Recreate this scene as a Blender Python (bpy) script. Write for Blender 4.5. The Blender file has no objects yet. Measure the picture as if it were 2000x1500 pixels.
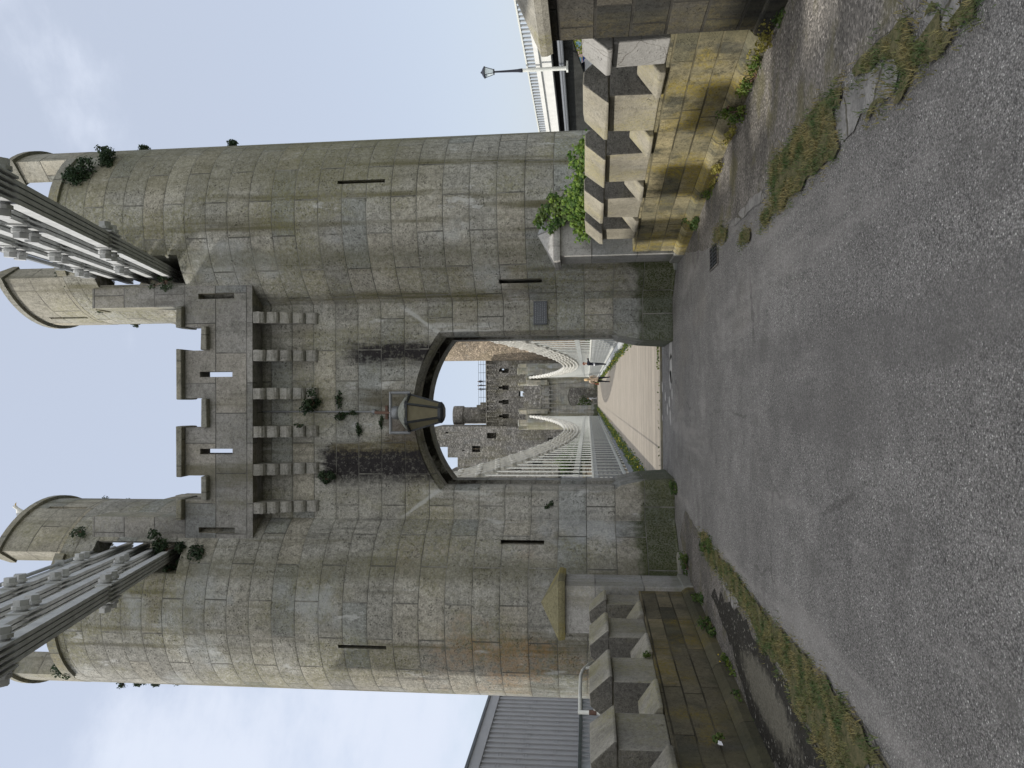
import bpy, bmesh, math, random
from mathutils import Vector, Matrix, noise as mnoise
R = math.radians
PI = math.pi
rnd = random.Random(7)
S = bpy.context.scene
COL = S.collection

# ------------------------------------------------------------------ camera model (photo is 2000x1500, lying on its side)
F, PU, PV, H = 1440.0, 750.0, 1000.0, 1.58
VPU, VPV, RHO = 729.0, 1148.5, 0.0095
_yc = Vector((VPU-PU, VPV-PV, F)).normalized()
_zc = Vector((-RHO, -1, (RHO*(VPU-PU)+(VPV-PV))/F)).normalized()
_xc = _yc.cross(_zc)

def ray(px, py):
    c = Vector(((1500-py)-PU, px-PV, F))
    return Vector((_xc.dot(c), _yc.dot(c), _zc.dot(c)))
def at(px, py, Y):
    d = ray(px, py); return Vector((0, 0, H)) + d*(Y/d.y)
def atx(px, py, X):
    d = ray(px, py); return Vector((0, 0, H)) + d*(X/d.x)
def gr(px, py, z=0.0):
    d = ray(px, py); return Vector((0, 0, H)) + d*((z-H)/d.z)
def proj(p):
    w = Vector(p) - Vector((0, 0, H))
    c = _xc*w.x + _yc*w.y + _zc*w.z
    return PV + F*c.y/c.z, 1500-(PU + F*c.x/c.z)

cam = bpy.data.cameras.new('camera'); camo = bpy.data.objects.new('camera', cam); COL.objects.link(camo)
cam.sensor_fit = 'HORIZONTAL'; cam.sensor_width = 36.0; cam.lens = 36.0*F/2000.0
cam.clip_start = 0.05; cam.clip_end = 4000
# image-right = upright-down, image-up = upright-right
def w_of(c): return Vector((_xc.dot(c), _yc.dot(c), _zc.dot(c)))
right = w_of(Vector((0, 1, 0))); up = w_of(Vector((1, 0, 0))); back = -w_of(Vector((0, 0, 1)))
m = Matrix((right, up, back)).transposed().to_4x4(); m.translation = Vector((0, 0, H))
camo.matrix_world = m
S.camera = camo

# ------------------------------------------------------------------ node helper
class NG:
    def __init__(s, name):
        s.m = bpy.data.materials.new(name); s.m.use_nodes = True
        s.t = s.m.node_tree; s.n = s.t.nodes; s.l = s.t.links
        s.b = s.n['Principled BSDF']; s.b.inputs['Roughness'].default_value = .9
        s.b.inputs['Specular IOR Level'].default_value = .25
        s._tc = None
    def put(s, sock, v):
        if hasattr(v, 'is_linked') or isinstance(v, bpy.types.NodeSocket): s.l.new(v, sock)
        elif isinstance(v, (tuple, list)) and len(v) == 3 and sock.type == 'RGBA': sock.default_value = (*v, 1)
        else: sock.default_value = v
    def tc(s, k='Object'):
        if s._tc is None: s._tc = s.n.new('ShaderNodeTexCoord')
        return s._tc.outputs[k]
    def mapv(s, v, sc=(1, 1, 1), loc=(0, 0, 0)):
        n = s.n.new('ShaderNodeMapping'); s.put(n.inputs['Vector'], v)
        n.inputs['Scale'].default_value = sc; n.inputs['Location'].default_value = loc; return n.outputs[0]
    def noise(s, sc, det=4, ro=.55, v=None, dist=0, out='Fac'):
        n = s.n.new('ShaderNodeTexNoise'); s.put(n.inputs['Vector'], v if v is not None else s.tc())
        n.inputs['Scale'].default_value = sc; n.inputs['Detail'].default_value = det
        n.inputs['Roughness'].default_value = ro; n.inputs['Distortion'].default_value = dist; return n.outputs[out]
    def voro(s, sc, v=None, feat='F1', out='Distance', rand=1.0):
        n = s.n.new('ShaderNodeTexVoronoi'); n.feature = feat; s.put(n.inputs['Vector'], v if v is not None else s.tc())
        n.inputs['Scale'].default_value = sc; n.inputs['Randomness'].default_value = rand; return n.outputs[out]
    def ramp(s, f, stops):
        n = s.n.new('ShaderNodeValToRGB'); s.put(n.inputs[0], f); e = n.color_ramp.elements
        while len(e) < len(stops): e.new(.5)
        for i, (p, c) in enumerate(stops):
            e[i].position = p; c = (c, c, c) if not isinstance(c, tuple) else c; e[i].color = (*c, 1)
        return n.outputs[0]
    def ss(s, f, a, b):
        n = s.n.new('ShaderNodeMapRange'); n.interpolation_type = 'SMOOTHSTEP'; s.put(n.inputs[0], f)
        n.inputs[1].default_value = a; n.inputs[2].default_value = b; return n.outputs[0]
    def mix(s, f, a, b, mode='MIX'):
        n = s.n.new('ShaderNodeMix'); n.data_type = 'RGBA'; n.blend_type = mode
        s.put(n.inputs[0], f); s.put(n.inputs[6], a); s.put(n.inputs[7], b); return n.outputs[2]
    def ma(s, op, a, b=0.0, clamp=False):
        n = s.n.new('ShaderNodeMath'); n.operation = op; n.use_clamp = clamp
        s.put(n.inputs[0], a); s.put(n.inputs[1], b); return n.outputs[0]
    def sep(s, v=None):
        n = s.n.new('ShaderNodeSeparateXYZ'); s.put(n.inputs[0], v if v is not None else s.tc()); return n.outputs
    def brick(s, v, w, h, mort=.02, off=.5, sq=1.0, sqf=2):
        n = s.n.new('ShaderNodeTexBrick'); s.put(n.inputs['Vector'], v)
        n.offset = off; n.squash = sq; n.squash_frequency = sqf
        n.inputs['Color1'].default_value = (0, 0, 0, 1); n.inputs['Color2'].default_value = (1, 1, 1, 1)
        n.inputs['Mortar'].default_value = (.5, .5, .5, 1)
        n.inputs['Scale'].default_value = 1; n.inputs['Mortar Size'].default_value = mort
        n.inputs['Mortar Smooth'].default_value = .3; n.inputs['Bias'].default_value = 0
        n.inputs['Brick Width'].default_value = w; n.inputs['Row Height'].default_value = h
        return n.outputs
    def bump(s, h, dist=.01, st=1.0, nrm=None):
        n = s.n.new('ShaderNodeBump'); s.put(n.inputs['Height'], h); n.inputs['Distance'].default_value = dist
        n.inputs['Strength'].default_value = st
        if nrm is not None: s.l.new(nrm, n.inputs['Normal'])
        return n.outputs[0]
    def done(s, col, nrm=None, rough=None, metal=None):
        s.put(s.b.inputs['Base Color'], col)
        if nrm is not None: s.l.new(nrm, s.b.inputs['Normal'])
        if rough is not None: s.put(s.b.inputs['Roughness'], rough)
        if metal is not None: s.put(s.b.inputs['Metallic'], metal)
        return s.m

def plain(name, col, var=.15, sc=8, rough=.7, metal=0, bump=0.002, spec=None):
    g = NG(name); n = g.noise(sc, 5, .6); k = g.ramp(n, [(.25, 1-var), (.75, 1+var)])
    if spec is not None: g.b.inputs['Specular IOR Level'].default_value = spec
    return g.done(g.mix(1.0, col, k, 'MULTIPLY'), g.bump(g.noise(sc*6, 3), bump), rough, metal)

def stone(name, col, joints=None, var=.16, lichen=.35, lichcol=(.27, .24, .07), streak=.45, moss=0.0, mossz=(.9, .2), orange=0.0,
          white=.15, grain=.32, bumpd=.012, jdark=.45, extra=None, pits=.5, nsc=1.0, mosscol=(.040, .052, .016), blueish=.12, courses=False, mottle=0.0, rubble=0.0):
    g = NG(name); pos = g.tc()
    n1 = g.noise(.9*nsc, 6, .6); n2 = g.noise(4.5*nsc, 5, .62); n3 = g.noise(34*nsc, 4, .7); n4 = g.noise(13*nsc, 4, .65)
    c = g.mix(g.ss(n1, .35, .68), tuple(x*.84 for x in col), tuple(min(1, x*1.12) for x in col))
    h = g.ma('MULTIPLY', n3, .5)
    fac = None
    if joints:
        uv = g.tc('UV')
        if courses:     # courses get lower towards the top of the towers
            us = g.sep(uv); vv = g.ma('ADD', g.ma('MULTIPLY', us['Y'], 1.78), g.ma('MULTIPLY', g.ma('MULTIPLY', us['Y'], us['Y']), .036))
            cb_ = g.n.new('ShaderNodeCombineXYZ'); g.put(cb_.inputs[0], us['X']); g.put(cb_.inputs[1], vv); uv = cb_.outputs[0]
        wv = g.noise(1.5, 2, .5, out='Color')
        mv = g.mix(.012, uv, wv, 'ADD')
        br = g.brick(mv, *joints)
        k = g.ramp(br['Color'], [(0, 1-var*1.3), (.35, 1-var*.2), (.7, 1+var*.35), (1, 1+var)])
        c = g.mix(1.0, c, k, 'MULTIPLY')
        warm = g.mix(g.ss(br['Color'], .7, 1), c, g.mix(1, c, (1.06, 1.0, .90), 'MULTIPLY')); c = g.mix(.6, c, warm)
        cool = g.mix(g.ss(br['Color'], .22, .1), c, g.mix(1, c, (.95, 1.0, 1.05), 'MULTIPLY')); c = cool
        fac = br['Fac']
        if courses:
            wn_ = g.n.new('ShaderNodeTexWhiteNoise'); wn_.noise_dimensions = '1D'; g.put(wn_.inputs['W'], g.ma('FLOOR', vv))
            c = g.mix(1, c, g.ramp(wn_.outputs['Value'], [(0, .88), (1, 1.09)]), 'MULTIPLY')
            fr_ = g.ma('FRACT', vv); c = g.mix(g.ma('MULTIPLY', g.ss(fr_, .16, .0), .32), c, (.11, .11, .085))
    if rubble:
        rv_ = g.mix(.35, g.mapv(pos, (1, 1, 1.5)), g.noise(2.0, 3, .6, out='Color'), 'ADD')
        vc = g.sep(g.voro(rubble, rv_, out='Color'))['X']; ve = g.voro(rubble, rv_, 'DISTANCE_TO_EDGE')
        c = g.mix(1, c, g.ramp(vc, [(0, .66), (.35, .9), (.7, 1.1), (1, 1.4)]), 'MULTIPLY')
        c = g.mix(g.ma('MULTIPLY', g.ss(ve, .07, .0), .6), c, tuple(x*.4 for x in col)); h = g.ma('ADD', h, g.ma('MULTIPLY', g.ss(ve, 0, .12), 1.2))
    # mottling and grain
    if mottle:
        mo_ = g.ss(g.noise(3.2, 6, .68, g.mapv(pos, (1, 1, .8), (6, 2, 9))), .46, .66); c = g.mix(g.ma('MULTIPLY', mo_, mottle), c, (.058, .058, .045))
        mo2 = g.ss(g.noise(6.5, 5, .7, g.mapv(pos, (1, 1, 1.4), (1, 7, 3))), .52, .66); c = g.mix(g.ma('MULTIPLY', mo2, mottle*.7), c, (.09, .08, .05))
    c = g.mix(1, c, g.ramp(n4, [(.3, 1-grain*.7), (.5, 1.0), (.72, 1+grain*.45)]), 'MULTIPLY')
    c = g.mix(1, c, g.ramp(n3, [(.28, 1-grain*1.5), (.42, 1-grain*.3), (.55, 1.0), (.75, 1+grain*.7)]), 'MULTIPLY')
    # pits
    if pits:
        pv = g.mapv(pos, (1, 1, 1)); pt = g.noise(36*nsc, 3, .6, pv); pm = g.ma('MULTIPLY', g.ss(pt, .42, .30), g.ss(n2, .42, .58))
        c = g.mix(g.ma('MULTIPLY', pm, pits), c, tuple(x*.28 for x in col))
        h = g.ma('SUBTRACT', h, g.ma('MULTIPLY', pm, .8))
    # vertical streaks of algae / weather
    if streak:
        sv = g.mapv(pos, (2.6, 2.6, .16)); st = g.noise(1.0, 5, .6, sv)
        sm = g.ma('MULTIPLY', g.ss(st, .50, .70), streak)
        c = g.mix(sm, c, (.105, .098, .06))
        st2 = g.noise(2.1, 4, .6, g.mapv(pos, (2.2, 2.2, .2), (7, 3, 1)))
        c = g.mix(g.ma('MULTIPLY', g.ss(st2, .56, .74), streak*.6), c, (.075, .075, .07))
    # lichens
    if lichen:
        l1 = g.ss(g.noise(.8*nsc, 4, .6, g.mapv(pos, (1, 1, .6), (3.3, 1.2, .4))), .46, .62)
        l2 = g.ss(g.noise(19*nsc, 3, .6), .44, .6)
        c = g.mix(g.ma('MULTIPLY', g.ma('MULTIPLY', l1, g.ma('ADD', g.ma('MULTIPLY', l2, .7), .3)), lichen), c, lichcol)
    if orange:
        ov = g.mapv(pos, (1, 1, .8), (9.1, 4.2, 2.2))
        om = g.ma('MULTIPLY', g.ss(g.noise(.75, 5, .62, ov), .50, .64), g.ss(n4, .36, .58))
        zz = g.sep()['Z']; om = g.ma('MULTIPLY', om, g.ss(zz, 6.5, 3.0)); om = g.ma('MULTIPLY', g.ma('MULTIPLY', om, g.ss(zz, .5, 1.4)), g.ss(g.sep()['X'], -2.2, -3.2))
        c = g.mix(g.ma('MULTIPLY', om, orange), c, (.30, .155, .045))
    if blueish:
        bm = g.ma('MULTIPLY', g.ss(g.noise(.6, 4, .6, g.mapv(pos, (1, 1, 1), (1.1, 8.2, 5.2))), .56, .68), blueish)
        c = g.mix(bm, c, (.42, .45, .48))
    if white:
        wv = g.noise(1.7, 6, .66, g.mapv(pos, (1.4, 1.4, .5), (5, 5, 2))); wm = g.ma('MULTIPLY', g.ss(wv, .62, .70), white)
        c = g.mix(wm, c, (.55, .56, .57))
    if extra: c = extra(g, c)
    if moss:
        z = g.sep()['Z']; mm = g.ma('ADD', g.ss(z, *mossz), g.ma('MULTIPLY', g.ma('SUBTRACT', g.noise(2.2, 6, .65), .5), 1.7))
        mm = g.ma('MULTIPLY', g.ss(mm, .35, .75), g.ma('ADD', .55, g.ma('MULTIPLY', g.ss(n3, .4, .6), .45)))
        c = g.mix(g.ma('MULTIPLY', mm, moss), c, mosscol)
    if fac is not None:
        jn = g.ss(g.noise(1.3, 4, .6, g.mapv(pos, (1, 1, 1), (2, 8, 4))), .42, .6)
        jc = g.mix(g.ma('MULTIPLY', jn, .5), tuple(x*jdark*.6 for x in col), tuple(min(1, x*1.15) for x in col))
        c = g.mix(g.ma('MULTIPLY', fac, .85), c, jc)
        h = g.ma('SUBTRACT', h, g.ma('MULTIPLY', fac, 1.0))
        h = g.ma('ADD', h, g.ma('MULTIPLY', br['Color'], .35))
    h = g.ma('ADD', h, g.ma('MULTIPLY', n2, .9))
    return g.done(c, g.bump(h, bumpd, 1.0), .93)

# ------------------------------------------------------------------ mesh helper
def course(z): return z
def ident(z): return z

class MB:
    def __init__(s): s.v = []; s.f = []; s.mi = []
    def add(s, vs, fs, mi=0):
        o = len(s.v); s.v += [Vector(p) for p in vs]; s.f += [[i+o for i in f] for f in fs]; s.mi += [mi]*len(fs); return s
    def box(s, x0, x1, y0, y1, z0, z1, mi=0):
        p = [(x, y, z) for z in (z0, z1) for y in (y0, y1) for x in (x0, x1)]
        return s.add(p, [(0, 2, 3, 1), (4, 5, 7, 6), (0, 1, 5, 4), (2, 6, 7, 3), (0, 4, 6, 2), (1, 3, 7, 5)], mi)
    def hexa(s, p, mi=0):   # 8 points: bottom 4 ccw, top 4 ccw
        return s.add(p, [(3, 2, 1, 0), (4, 5, 6, 7), (0, 1, 5, 4), (1, 2, 6, 5), (2, 3, 7, 6), (3, 0, 4, 7)], mi)
    def prism(s, a, b, mi=0):  # two matching loops
        n = len(a); fs = [tuple(range(n))[::-1], tuple(range(n, 2*n))] + [(i, (i+1) % n, n+(i+1) % n, n+i) for i in range(n)]
        return s.add(list(a)+list(b), fs, mi)
    def bar(s, p0, p1, w, h, upv=(0, 0, 1), mi=0):
        p0 = Vector(p0); p1 = Vector(p1); d = (p1-p0).normalized(); r = d.cross(Vector(upv))
        if r.length < 1e-4: r = d.cross(Vector((1, 0, 0)))
        r.normalize(); u = r.cross(d)
        c = [(-w/2, -h/2), (w/2, -h/2), (w/2, h/2), (-w/2, h/2)]
        return s.prism([p0+r*a+u*b for a, b in c], [p1+r*a+u*b for a, b in c], mi)
    def tube(s, pts, r, n=8, mi=0, cap=True):
        pts = [Vector(p) for p in pts]; rs = r if isinstance(r, (list, tuple)) else [r]*len(pts); rings = []; prev = None
        for i, p in enumerate(pts):
            d = (pts[min(i+1, len(pts)-1)]-pts[max(i-1, 0)]).normalized()
            ref = prev if prev is not None else (Vector((0, 0, 1)) if abs(d.z) < .9 else Vector((1, 0, 0)))
            a = ref - d*ref.dot(d); a.normalize(); b = d.cross(a); prev = a
            rings.append([p + (a*math.cos(2*PI*k/n) + b*math.sin(2*PI*k/n))*rs[i] for k in range(n)])
        vs = [p for q in rings for p in q]; fs = []
        for i in range(len(pts)-1):
            for k in range(n): fs.append((i*n+k, i*n+(k+1) % n, (i+1)*n+(k+1) % n, (i+1)*n+k))
        if cap: fs += [tuple(range(n))[::-1], tuple((len(pts)-1)*n+k for k in range(n))]
        return s.add(vs, fs, mi)
    def lathe(s, prof, n=24, c=(0, 0, 0), a0=0, mi=0, phase=0):
        c = Vector(c); vs = []; fs = []
        for r, z in prof:
            for k in range(n): a = phase+2*PI*k/n; vs.append(c+Vector((r*math.cos(a), r*math.sin(a), z)))
        for i in range(len(prof)-1):
            for k in range(n): fs.append((i*n+k, i*n+(k+1) % n, (i+1)*n+(k+1) % n, (i+1)*n+k))
        fs += [tuple(range(n))[::-1], tuple((len(prof)-1)*n+k for k in range(n))]
        return s.add(vs, fs, mi)
    def sector(s, c, r0, r1, a0, a1, z0, z1, n=16, mi=0, ztop=None):
        vs = []; 
        for k in range(n+1):
            a = a0+(a1-a0)*k/n; ca, sa = math.cos(a), math.sin(a); zt = z1 if ztop is None else ztop(k/n)
            for r in (r0, r1):
                vs.append((c[0]+r*ca, c[1]+r*sa, z0)); vs.append((c[0]+r*ca, c[1]+r*sa, zt))
        fs = [(0, 2, 3, 1), (n*4, n*4+1, n*4+3, n*4+2)]
        for k in range(n):
            o = k*4; q = o+4
            fs += [(o, o+1, q+1, q), (o+2, q+2, q+3, o+3), (o+1, o+3, q+3, q+1), (o, q, q+2, o+2)]
        return s.add(vs, fs, mi)
    def jit(s, a):
        for p in s.v: p += Vector((rnd.uniform(-a, a), rnd.uniform(-a, a), rnd.uniform(-a, a)))
        return s
    def build(s, name, mats, parent=None, uv='box', vmap=ident, smooth=False, loc=None, bevel=0, cyl=None):
        me = bpy.data.meshes.new(name); me.from_pydata([tuple(p) for p in s.v], [], s.f); me.validate()
        if not isinstance(mats, (list, tuple)): mats = [mats]
        for q in mats: me.materials.append(q)
        if len(mats) > 1 and len(me.polygons) == len(s.mi):
            for p, i in zip(me.polygons, s.mi): p.material_index = i
        bm = bmesh.new(); bm.from_mesh(me); bmesh.ops.recalc_face_normals(bm, faces=bm.faces); bm.to_mesh(me); bm.free()
        o = bpy.data.objects.new(name, me); COL.objects.link(o)
        if uv: setuv(me, vmap, cyl)
        if smooth:
            for p in me.polygons: p.use_smooth = True
        if loc is not None: o.location = loc
        if parent is not None: o.parent = parent
        if bevel:
            b = o.modifiers.new('bevel', 'BEVEL'); b.width = bevel; b.segments = 2; b.limit_method = 'ANGLE'; b.angle_limit = R(40)
        return o

def setuv(me, vmap=ident, cyl=None):
    l = me.uv_layers[0] if me.uv_layers else me.uv_layers.new(name='UVMap')
    for p in me.polygons:
        n = p.normal; a = [abs(n.x), abs(n.y), abs(n.z)]
        rad = False
        if cyl:
            c = p.center; d = Vector((c.x-cyl[0], c.y-cyl[1], 0))
            rad = a[2] < .7 and d.length > .3 and abs(d.normalized().dot(Vector((n.x, n.y, 0)).normalized())) > .8
        if rad: ref = math.atan2(p.center.y-cyl[1], p.center.x-cyl[0])
        for li in p.loop_indices:
            v = me.vertices[me.loops[li].vertex_index].co
            if rad:
                an = math.atan2(v.y-cyl[1], v.x-cyl[0])
                while an-ref > PI: an -= 2*PI
                while an-ref < -PI: an += 2*PI
                t = (an*cyl[2], vmap(v.z))
            elif a[2] >= a[0] and a[2] >= a[1]: t = (v.x, v.y*1.7)
            elif a[0] > a[1]: t = (v.y+.37, vmap(v.z))
            else: t = (v.x, vmap(v.z))
            l.data[li].uv = t

DBG = False
def boolean(o, cutters, vmap=ident, cyl=None):
    for c in cutters:
        if o.parent is not None: c.parent = o.parent
        md = o.modifiers.new('cut', 'BOOLEAN'); md.operation = 'DIFFERENCE'; md.solver = 'EXACT'; md.object = c
    bpy.context.view_layer.update(); dg = bpy.context.evaluated_depsgraph_get()
    me = bpy.data.meshes.new_from_object(o.evaluated_get(dg)); o.modifiers.clear(); o.data = me; me.name = o.name
    if DBG: print('BOOL', o.name, len(o.data.polygons))
    for c in cutters: bpy.data.objects.remove(c, do_unlink=True)
    setuv(me, vmap, cyl)
    return o
def cutbox(*a): return MB().box(*a).build('cutter', [], uv=None)

def tag(o, label=None, cat=None, group=None, kind=None):
    if label: o['label'] = label
    if cat: o['category'] = cat
    if group: o['group'] = group
    if kind: o['kind'] = kind
    return o
def empty(name, loc, label, cat, group=None, rz=0):
    o = bpy.data.objects.new(name, None); o.empty_display_size = .3; COL.objects.link(o); o.location = loc; o.rotation_euler = (0, 0, rz)
    return tag(o, label, cat, group)
def copy_tree(o, parent=None):
    c = o.copy(); COL.objects.link(c)
    if parent is not None: c.parent = parent
    for ch in list(o.children): copy_tree(ch, c)
    return c

# ------------------------------------------------------------------ materials
AX, TY = -.29, 14.77          # bridge axis and centre of the near tower
TF = 123.2                    # centre of the far tower

def drumstain(g, c):
    p = g.sep(); ax = g.ma('ABSOLUTE', p['X']); nz = g.ma('SUBTRACT', g.noise(2.2, 6, .65, g.mapv(g.tc(), (1.6, 1.6, .25), (3, 1, 7))), .5)
    gr_ = g.ma('ADD', .6, g.ma('MULTIPLY', .4, g.ss(g.noise(14, 5, .7), .36, .58)))
    d1 = g.ss(g.ma('ADD', g.ma('ABSOLUTE', g.ma('SUBTRACT', ax, 2.86)), g.ma('MULTIPLY', nz, .5)), .34, .03)
    d2 = g.ma('MULTIPLY', g.ss(g.ma('ADD', p['X'], g.ma('MULTIPLY', nz, .5)), 3.95, 4.35), g.ss(p['Z'], 3.2, 5.5))
    c = g.mix(g.ma('MULTIPLY', g.ma('MULTIPLY', d1, gr_), .62), c, (.115, .112, .075))
    return g.mix(g.ma('MULTIPLY', g.ma('MULTIPLY', d2, gr_), .55), c, (.14, .132, .075))
def stains(g, c):
    p = g.sep(); x, y, z = p['X'], p['Y'], p['Z']
    nz = g.noise(3.0, 7, .7, g.mapv(g.tc(), (2.0, 2.0, .28))); nb = g.ma('MULTIPLY', g.ma('SUBTRACT', nz, .5), 1.0)
    front = g.ss(y, -.80, -.84)
    def band(x0, w, zlo, zhi, soft):
        d = g.ma('ABSOLUTE', g.ma('SUBTRACT', x, x0)); d = g.ma('ADD', d, g.ma('MULTIPLY', nb, .75))
        mx = g.ss(d, w*1.7, w*.25)
        zz = g.ma('ADD', z, g.ma('MULTIPLY', nb, 1.0))
        return g.ma('MULTIPLY', g.ma('MULTIPLY', mx, g.ss(zz, zlo-soft, zlo+soft)), g.ss(zz, zhi+soft, zhi-soft))
    m1 = band(1.14, .19, 4.2, 6.2, .4); m2 = band(-1.0, .34, 4.2, 6.75, .12)
    m3 = band(.22, .16, 4.9, 6.0, .35); m4 = band(-.42, .3, 4.8, 5.45, .12); m5 = band(-.75, .12, 4.7, 6.6, .1)
    k = g.ma('MULTIPLY', g.ma('MULTIPLY', g.ma('MAXIMUM', m1, m2), g.ma('ADD', .55, g.ma('MULTIPLY', .45, g.ss(g.noise(16, 5, .7), .34, .56)))), g.ma('ADD', .92, g.ma('MULTIPLY', nb, 1.6)), True)
    c = g.mix(g.ma('MULTIPLY', g.ma('MULTIPLY', m3, .75), front), c, (.085, .075, .05))
    c = g.mix(g.ma('MULTIPLY', g.ma('MULTIPLY', m4, .7), front), c, (.075, .055, .042))
    c = g.mix(g.ma('MULTIPLY', g.ma('MULTIPLY', m5, .7), front), c, (.2, .165, .06))
    c = g.mix(g.ma('MULTIPLY', g.ma('MULTIPLY', k, 1.35, True), front), c, (.024, .022, .024))
    # lime runs around the arch springings and black soffit
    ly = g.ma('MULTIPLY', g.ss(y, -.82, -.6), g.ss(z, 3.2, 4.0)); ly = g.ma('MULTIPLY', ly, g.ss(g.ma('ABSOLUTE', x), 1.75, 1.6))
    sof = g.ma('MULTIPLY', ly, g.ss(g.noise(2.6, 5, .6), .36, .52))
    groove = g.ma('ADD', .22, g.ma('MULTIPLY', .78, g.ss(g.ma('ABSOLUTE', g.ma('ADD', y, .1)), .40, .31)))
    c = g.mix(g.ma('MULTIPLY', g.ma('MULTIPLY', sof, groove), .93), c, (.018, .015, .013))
    ww = g.ma('MULTIPLY', g.ss(g.ma('ABSOLUTE', g.ma('SUBTRACT', g.ma('ABSOLUTE', x), 1.58)), .16, .04), g.ss(z, 3.1, 3.6))
    ww = g.ma('MULTIPLY', g.ma('MULTIPLY', ww, g.ss(z, 4.9, 4.5)), g.ss(nz, .42, .58))
    dl = g.ma('ABSOLUTE', g.ma('SUBTRACT', g.ma('SUBTRACT', z, 4.42), g.ma('MULTIPLY', g.ma('SUBTRACT', g.ma('ABSOLUTE', x), 1.50), 1.35)))
    dl = g.ma('ADD', dl, g.ma('MULTIPLY', nb, .16)); dm = g.ma('MULTIPLY', g.ss(dl, .09, .02), g.ma('MULTIPLY', g.ss(g.ma('ABSOLUTE', x), 1.46, 1.52), g.ss(g.ma('ABSOLUTE', x), 2.15, 1.9)))
    c = g.mix(g.ma('MULTIPLY', g.ma('MULTIPLY', dm, .65), front), c, (.48, .49, .49))
    return g.mix(g.ma('MULTIPLY', g.ma('MULTIPLY', ww, .6), front), c, (.50, .51, .51))

LIME = (.338, .333, .306)
M = {}
TL_ = (.185, .178, .075)
M['drum'] = stone('turret_limestone', LIME, (1.3, 1.0, .013, .5), var=.075, lichen=.5, lichcol=TL_, streak=1.0, moss=1.0, mossz=(1.2, .3), orange=0.42, white=.55, blueish=.4, pits=.9, grain=.55, courses=True, mottle=.16, bumpd=.024, extra=drumstain)
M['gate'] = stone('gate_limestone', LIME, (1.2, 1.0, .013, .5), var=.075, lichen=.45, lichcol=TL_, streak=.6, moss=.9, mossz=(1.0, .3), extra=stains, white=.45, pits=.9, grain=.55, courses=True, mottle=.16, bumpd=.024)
M['par'] = stone('parapet_limestone', (.275, .27, .262), (1.15, .62, .010, .5), var=.10, lichen=.2, lichcol=TL_, streak=.7, white=.1, grain=.4, mottle=.25)
M['top'] = stone('coping_limestone', (.235, .23, .20), (1.0, .7, .010, .5), var=.1, lichen=.4, lichcol=(.27, .23, .08), streak=.3, white=.05, grain=.4)
M['merl'] = stone('turret_merlon_limestone', (.325, .31, .265), (1.2, .62, .012, .5), var=.12, lichen=.45, lichcol=TL_, streak=.7, mottle=.2, grain=.42)
M['corb'] = stone('corbel_limestone', (.30, .295, .28), None, lichen=.12, streak=.3, white=.1, grain=.4)
M['guard'] = M['gate']
# roadside parapet walls
WY = (.31, .25, .085)
M['wallR'] = stone('mossy_sandstone', (.225, .20, .125), (1.05, .205, .010, .5, 1.3, 2), var=.34, lichen=.95, lichcol=(.26, .20, .03), streak=.7, nsc=1.6, white=.03, grain=.45, blueish=0, jdark=.3, mottle=.9)
M['wallL'] = stone('dark_mossy_sandstone', (.13, .115, .078), (1.05, .205, .010, .5, 1.3, 2), var=.42, lichen=.9, lichcol=(.165, .125, .022), streak=.8, nsc=1.6, white=.03, grain=.35, blueish=0, moss=.5, mossz=(.5, 0), mosscol=(.055, .055, .03), jdark=.3, mottle=.6)  # darker overall than the right wall's stone
M['mer'] = stone('merlon_sandstone', (.265, .246, .20), None, var=.1, lichen=.35, lichcol=(.33, .29, .10), streak=.25, nsc=1.8, white=.05, grain=.3, blueish=0)
M['merL'] = stone('weathered_merlon_sandstone', (.27, .258, .225), None, var=.1, lichen=.5, lichcol=(.22, .205, .075), streak=.5, nsc=1.8, white=.12, grain=.35, blueish=0)
M['dark_end'] = stone('dark_end_stone', (.14, .135, .125), None, lichen=.1, streak=.2, nsc=2.2, white=.05, grain=.6, blueish=0, bumpd=.02)  # merlon ends: staining and shade both put into the colour
M['rend'] = stone('cracked_render', (.31, .305, .295), None, lichen=0, streak=.15, nsc=1.4, white=.1, grain=.15, blueish=0, pits=.2,
   extra=lambda g, c: g.mix(g.ma('MULTIPLY', g.ss(g.voro(2.6, g.mix(.12, g.tc(), g.noise(3, 4, .6, out='Color'), 'ADD'), 'DISTANCE_TO_EDGE'), .012, .003), .75), c, (.12, .11, .10)))
M['darkpier'] = stone('shade_dark_sandstone', (.055, .052, .046), (.62, .3, .014, .5), var=.4, lichen=.15, lichcol=(.24, .19, .06), streak=.5, nsc=1.5, white=.25, grain=.5, blueish=0)  # shade over the near pier put into an even dark base colour
M['capm'] = stone('lichen_cap_stone', (.19, .175, .105), None, lichen=1.0, lichcol=(.24, .20, .06), streak=.2, nsc=1.8, white=.35, grain=.4, blueish=0)
M['pier'] = stone('pier_limestone', (.34, .335, .325), (2.0, .75, .01, .5), var=.15, lichen=.15, streak=.5, nsc=1.2, white=.2, moss=.4, mossz=(.5, .1))
M['cast'] = stone('castle_rubble', (.29, .277, .258), None, rubble=1.9, lichen=.2, streak=.5, nsc=.35, grain=.5, bumpd=.08, white=.2, pits=.6)
M['castl'] = stone('castle_rubble_warm', (.33, .27, .205), None, rubble=1.9, lichen=.1, streak=.3, nsc=.35, grain=.5, bumpd=.08, white=.2, pits=.6)
M['rock'] = stone('dark_rock', (.10, .10, .085), None, lichen=.4, lichcol=(.08, .10, .03), streak=.3, nsc=.4, grain=.6, bumpd=.2)
M['infill'] = None
M['portal'] = stone('portal_limestone', (.38, .35, .30), (1.3, .5, .02, .5), var=.2)
M['dark'] = plain('dark_void', (.012, .012, .012), .1, 3, .9)
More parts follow.
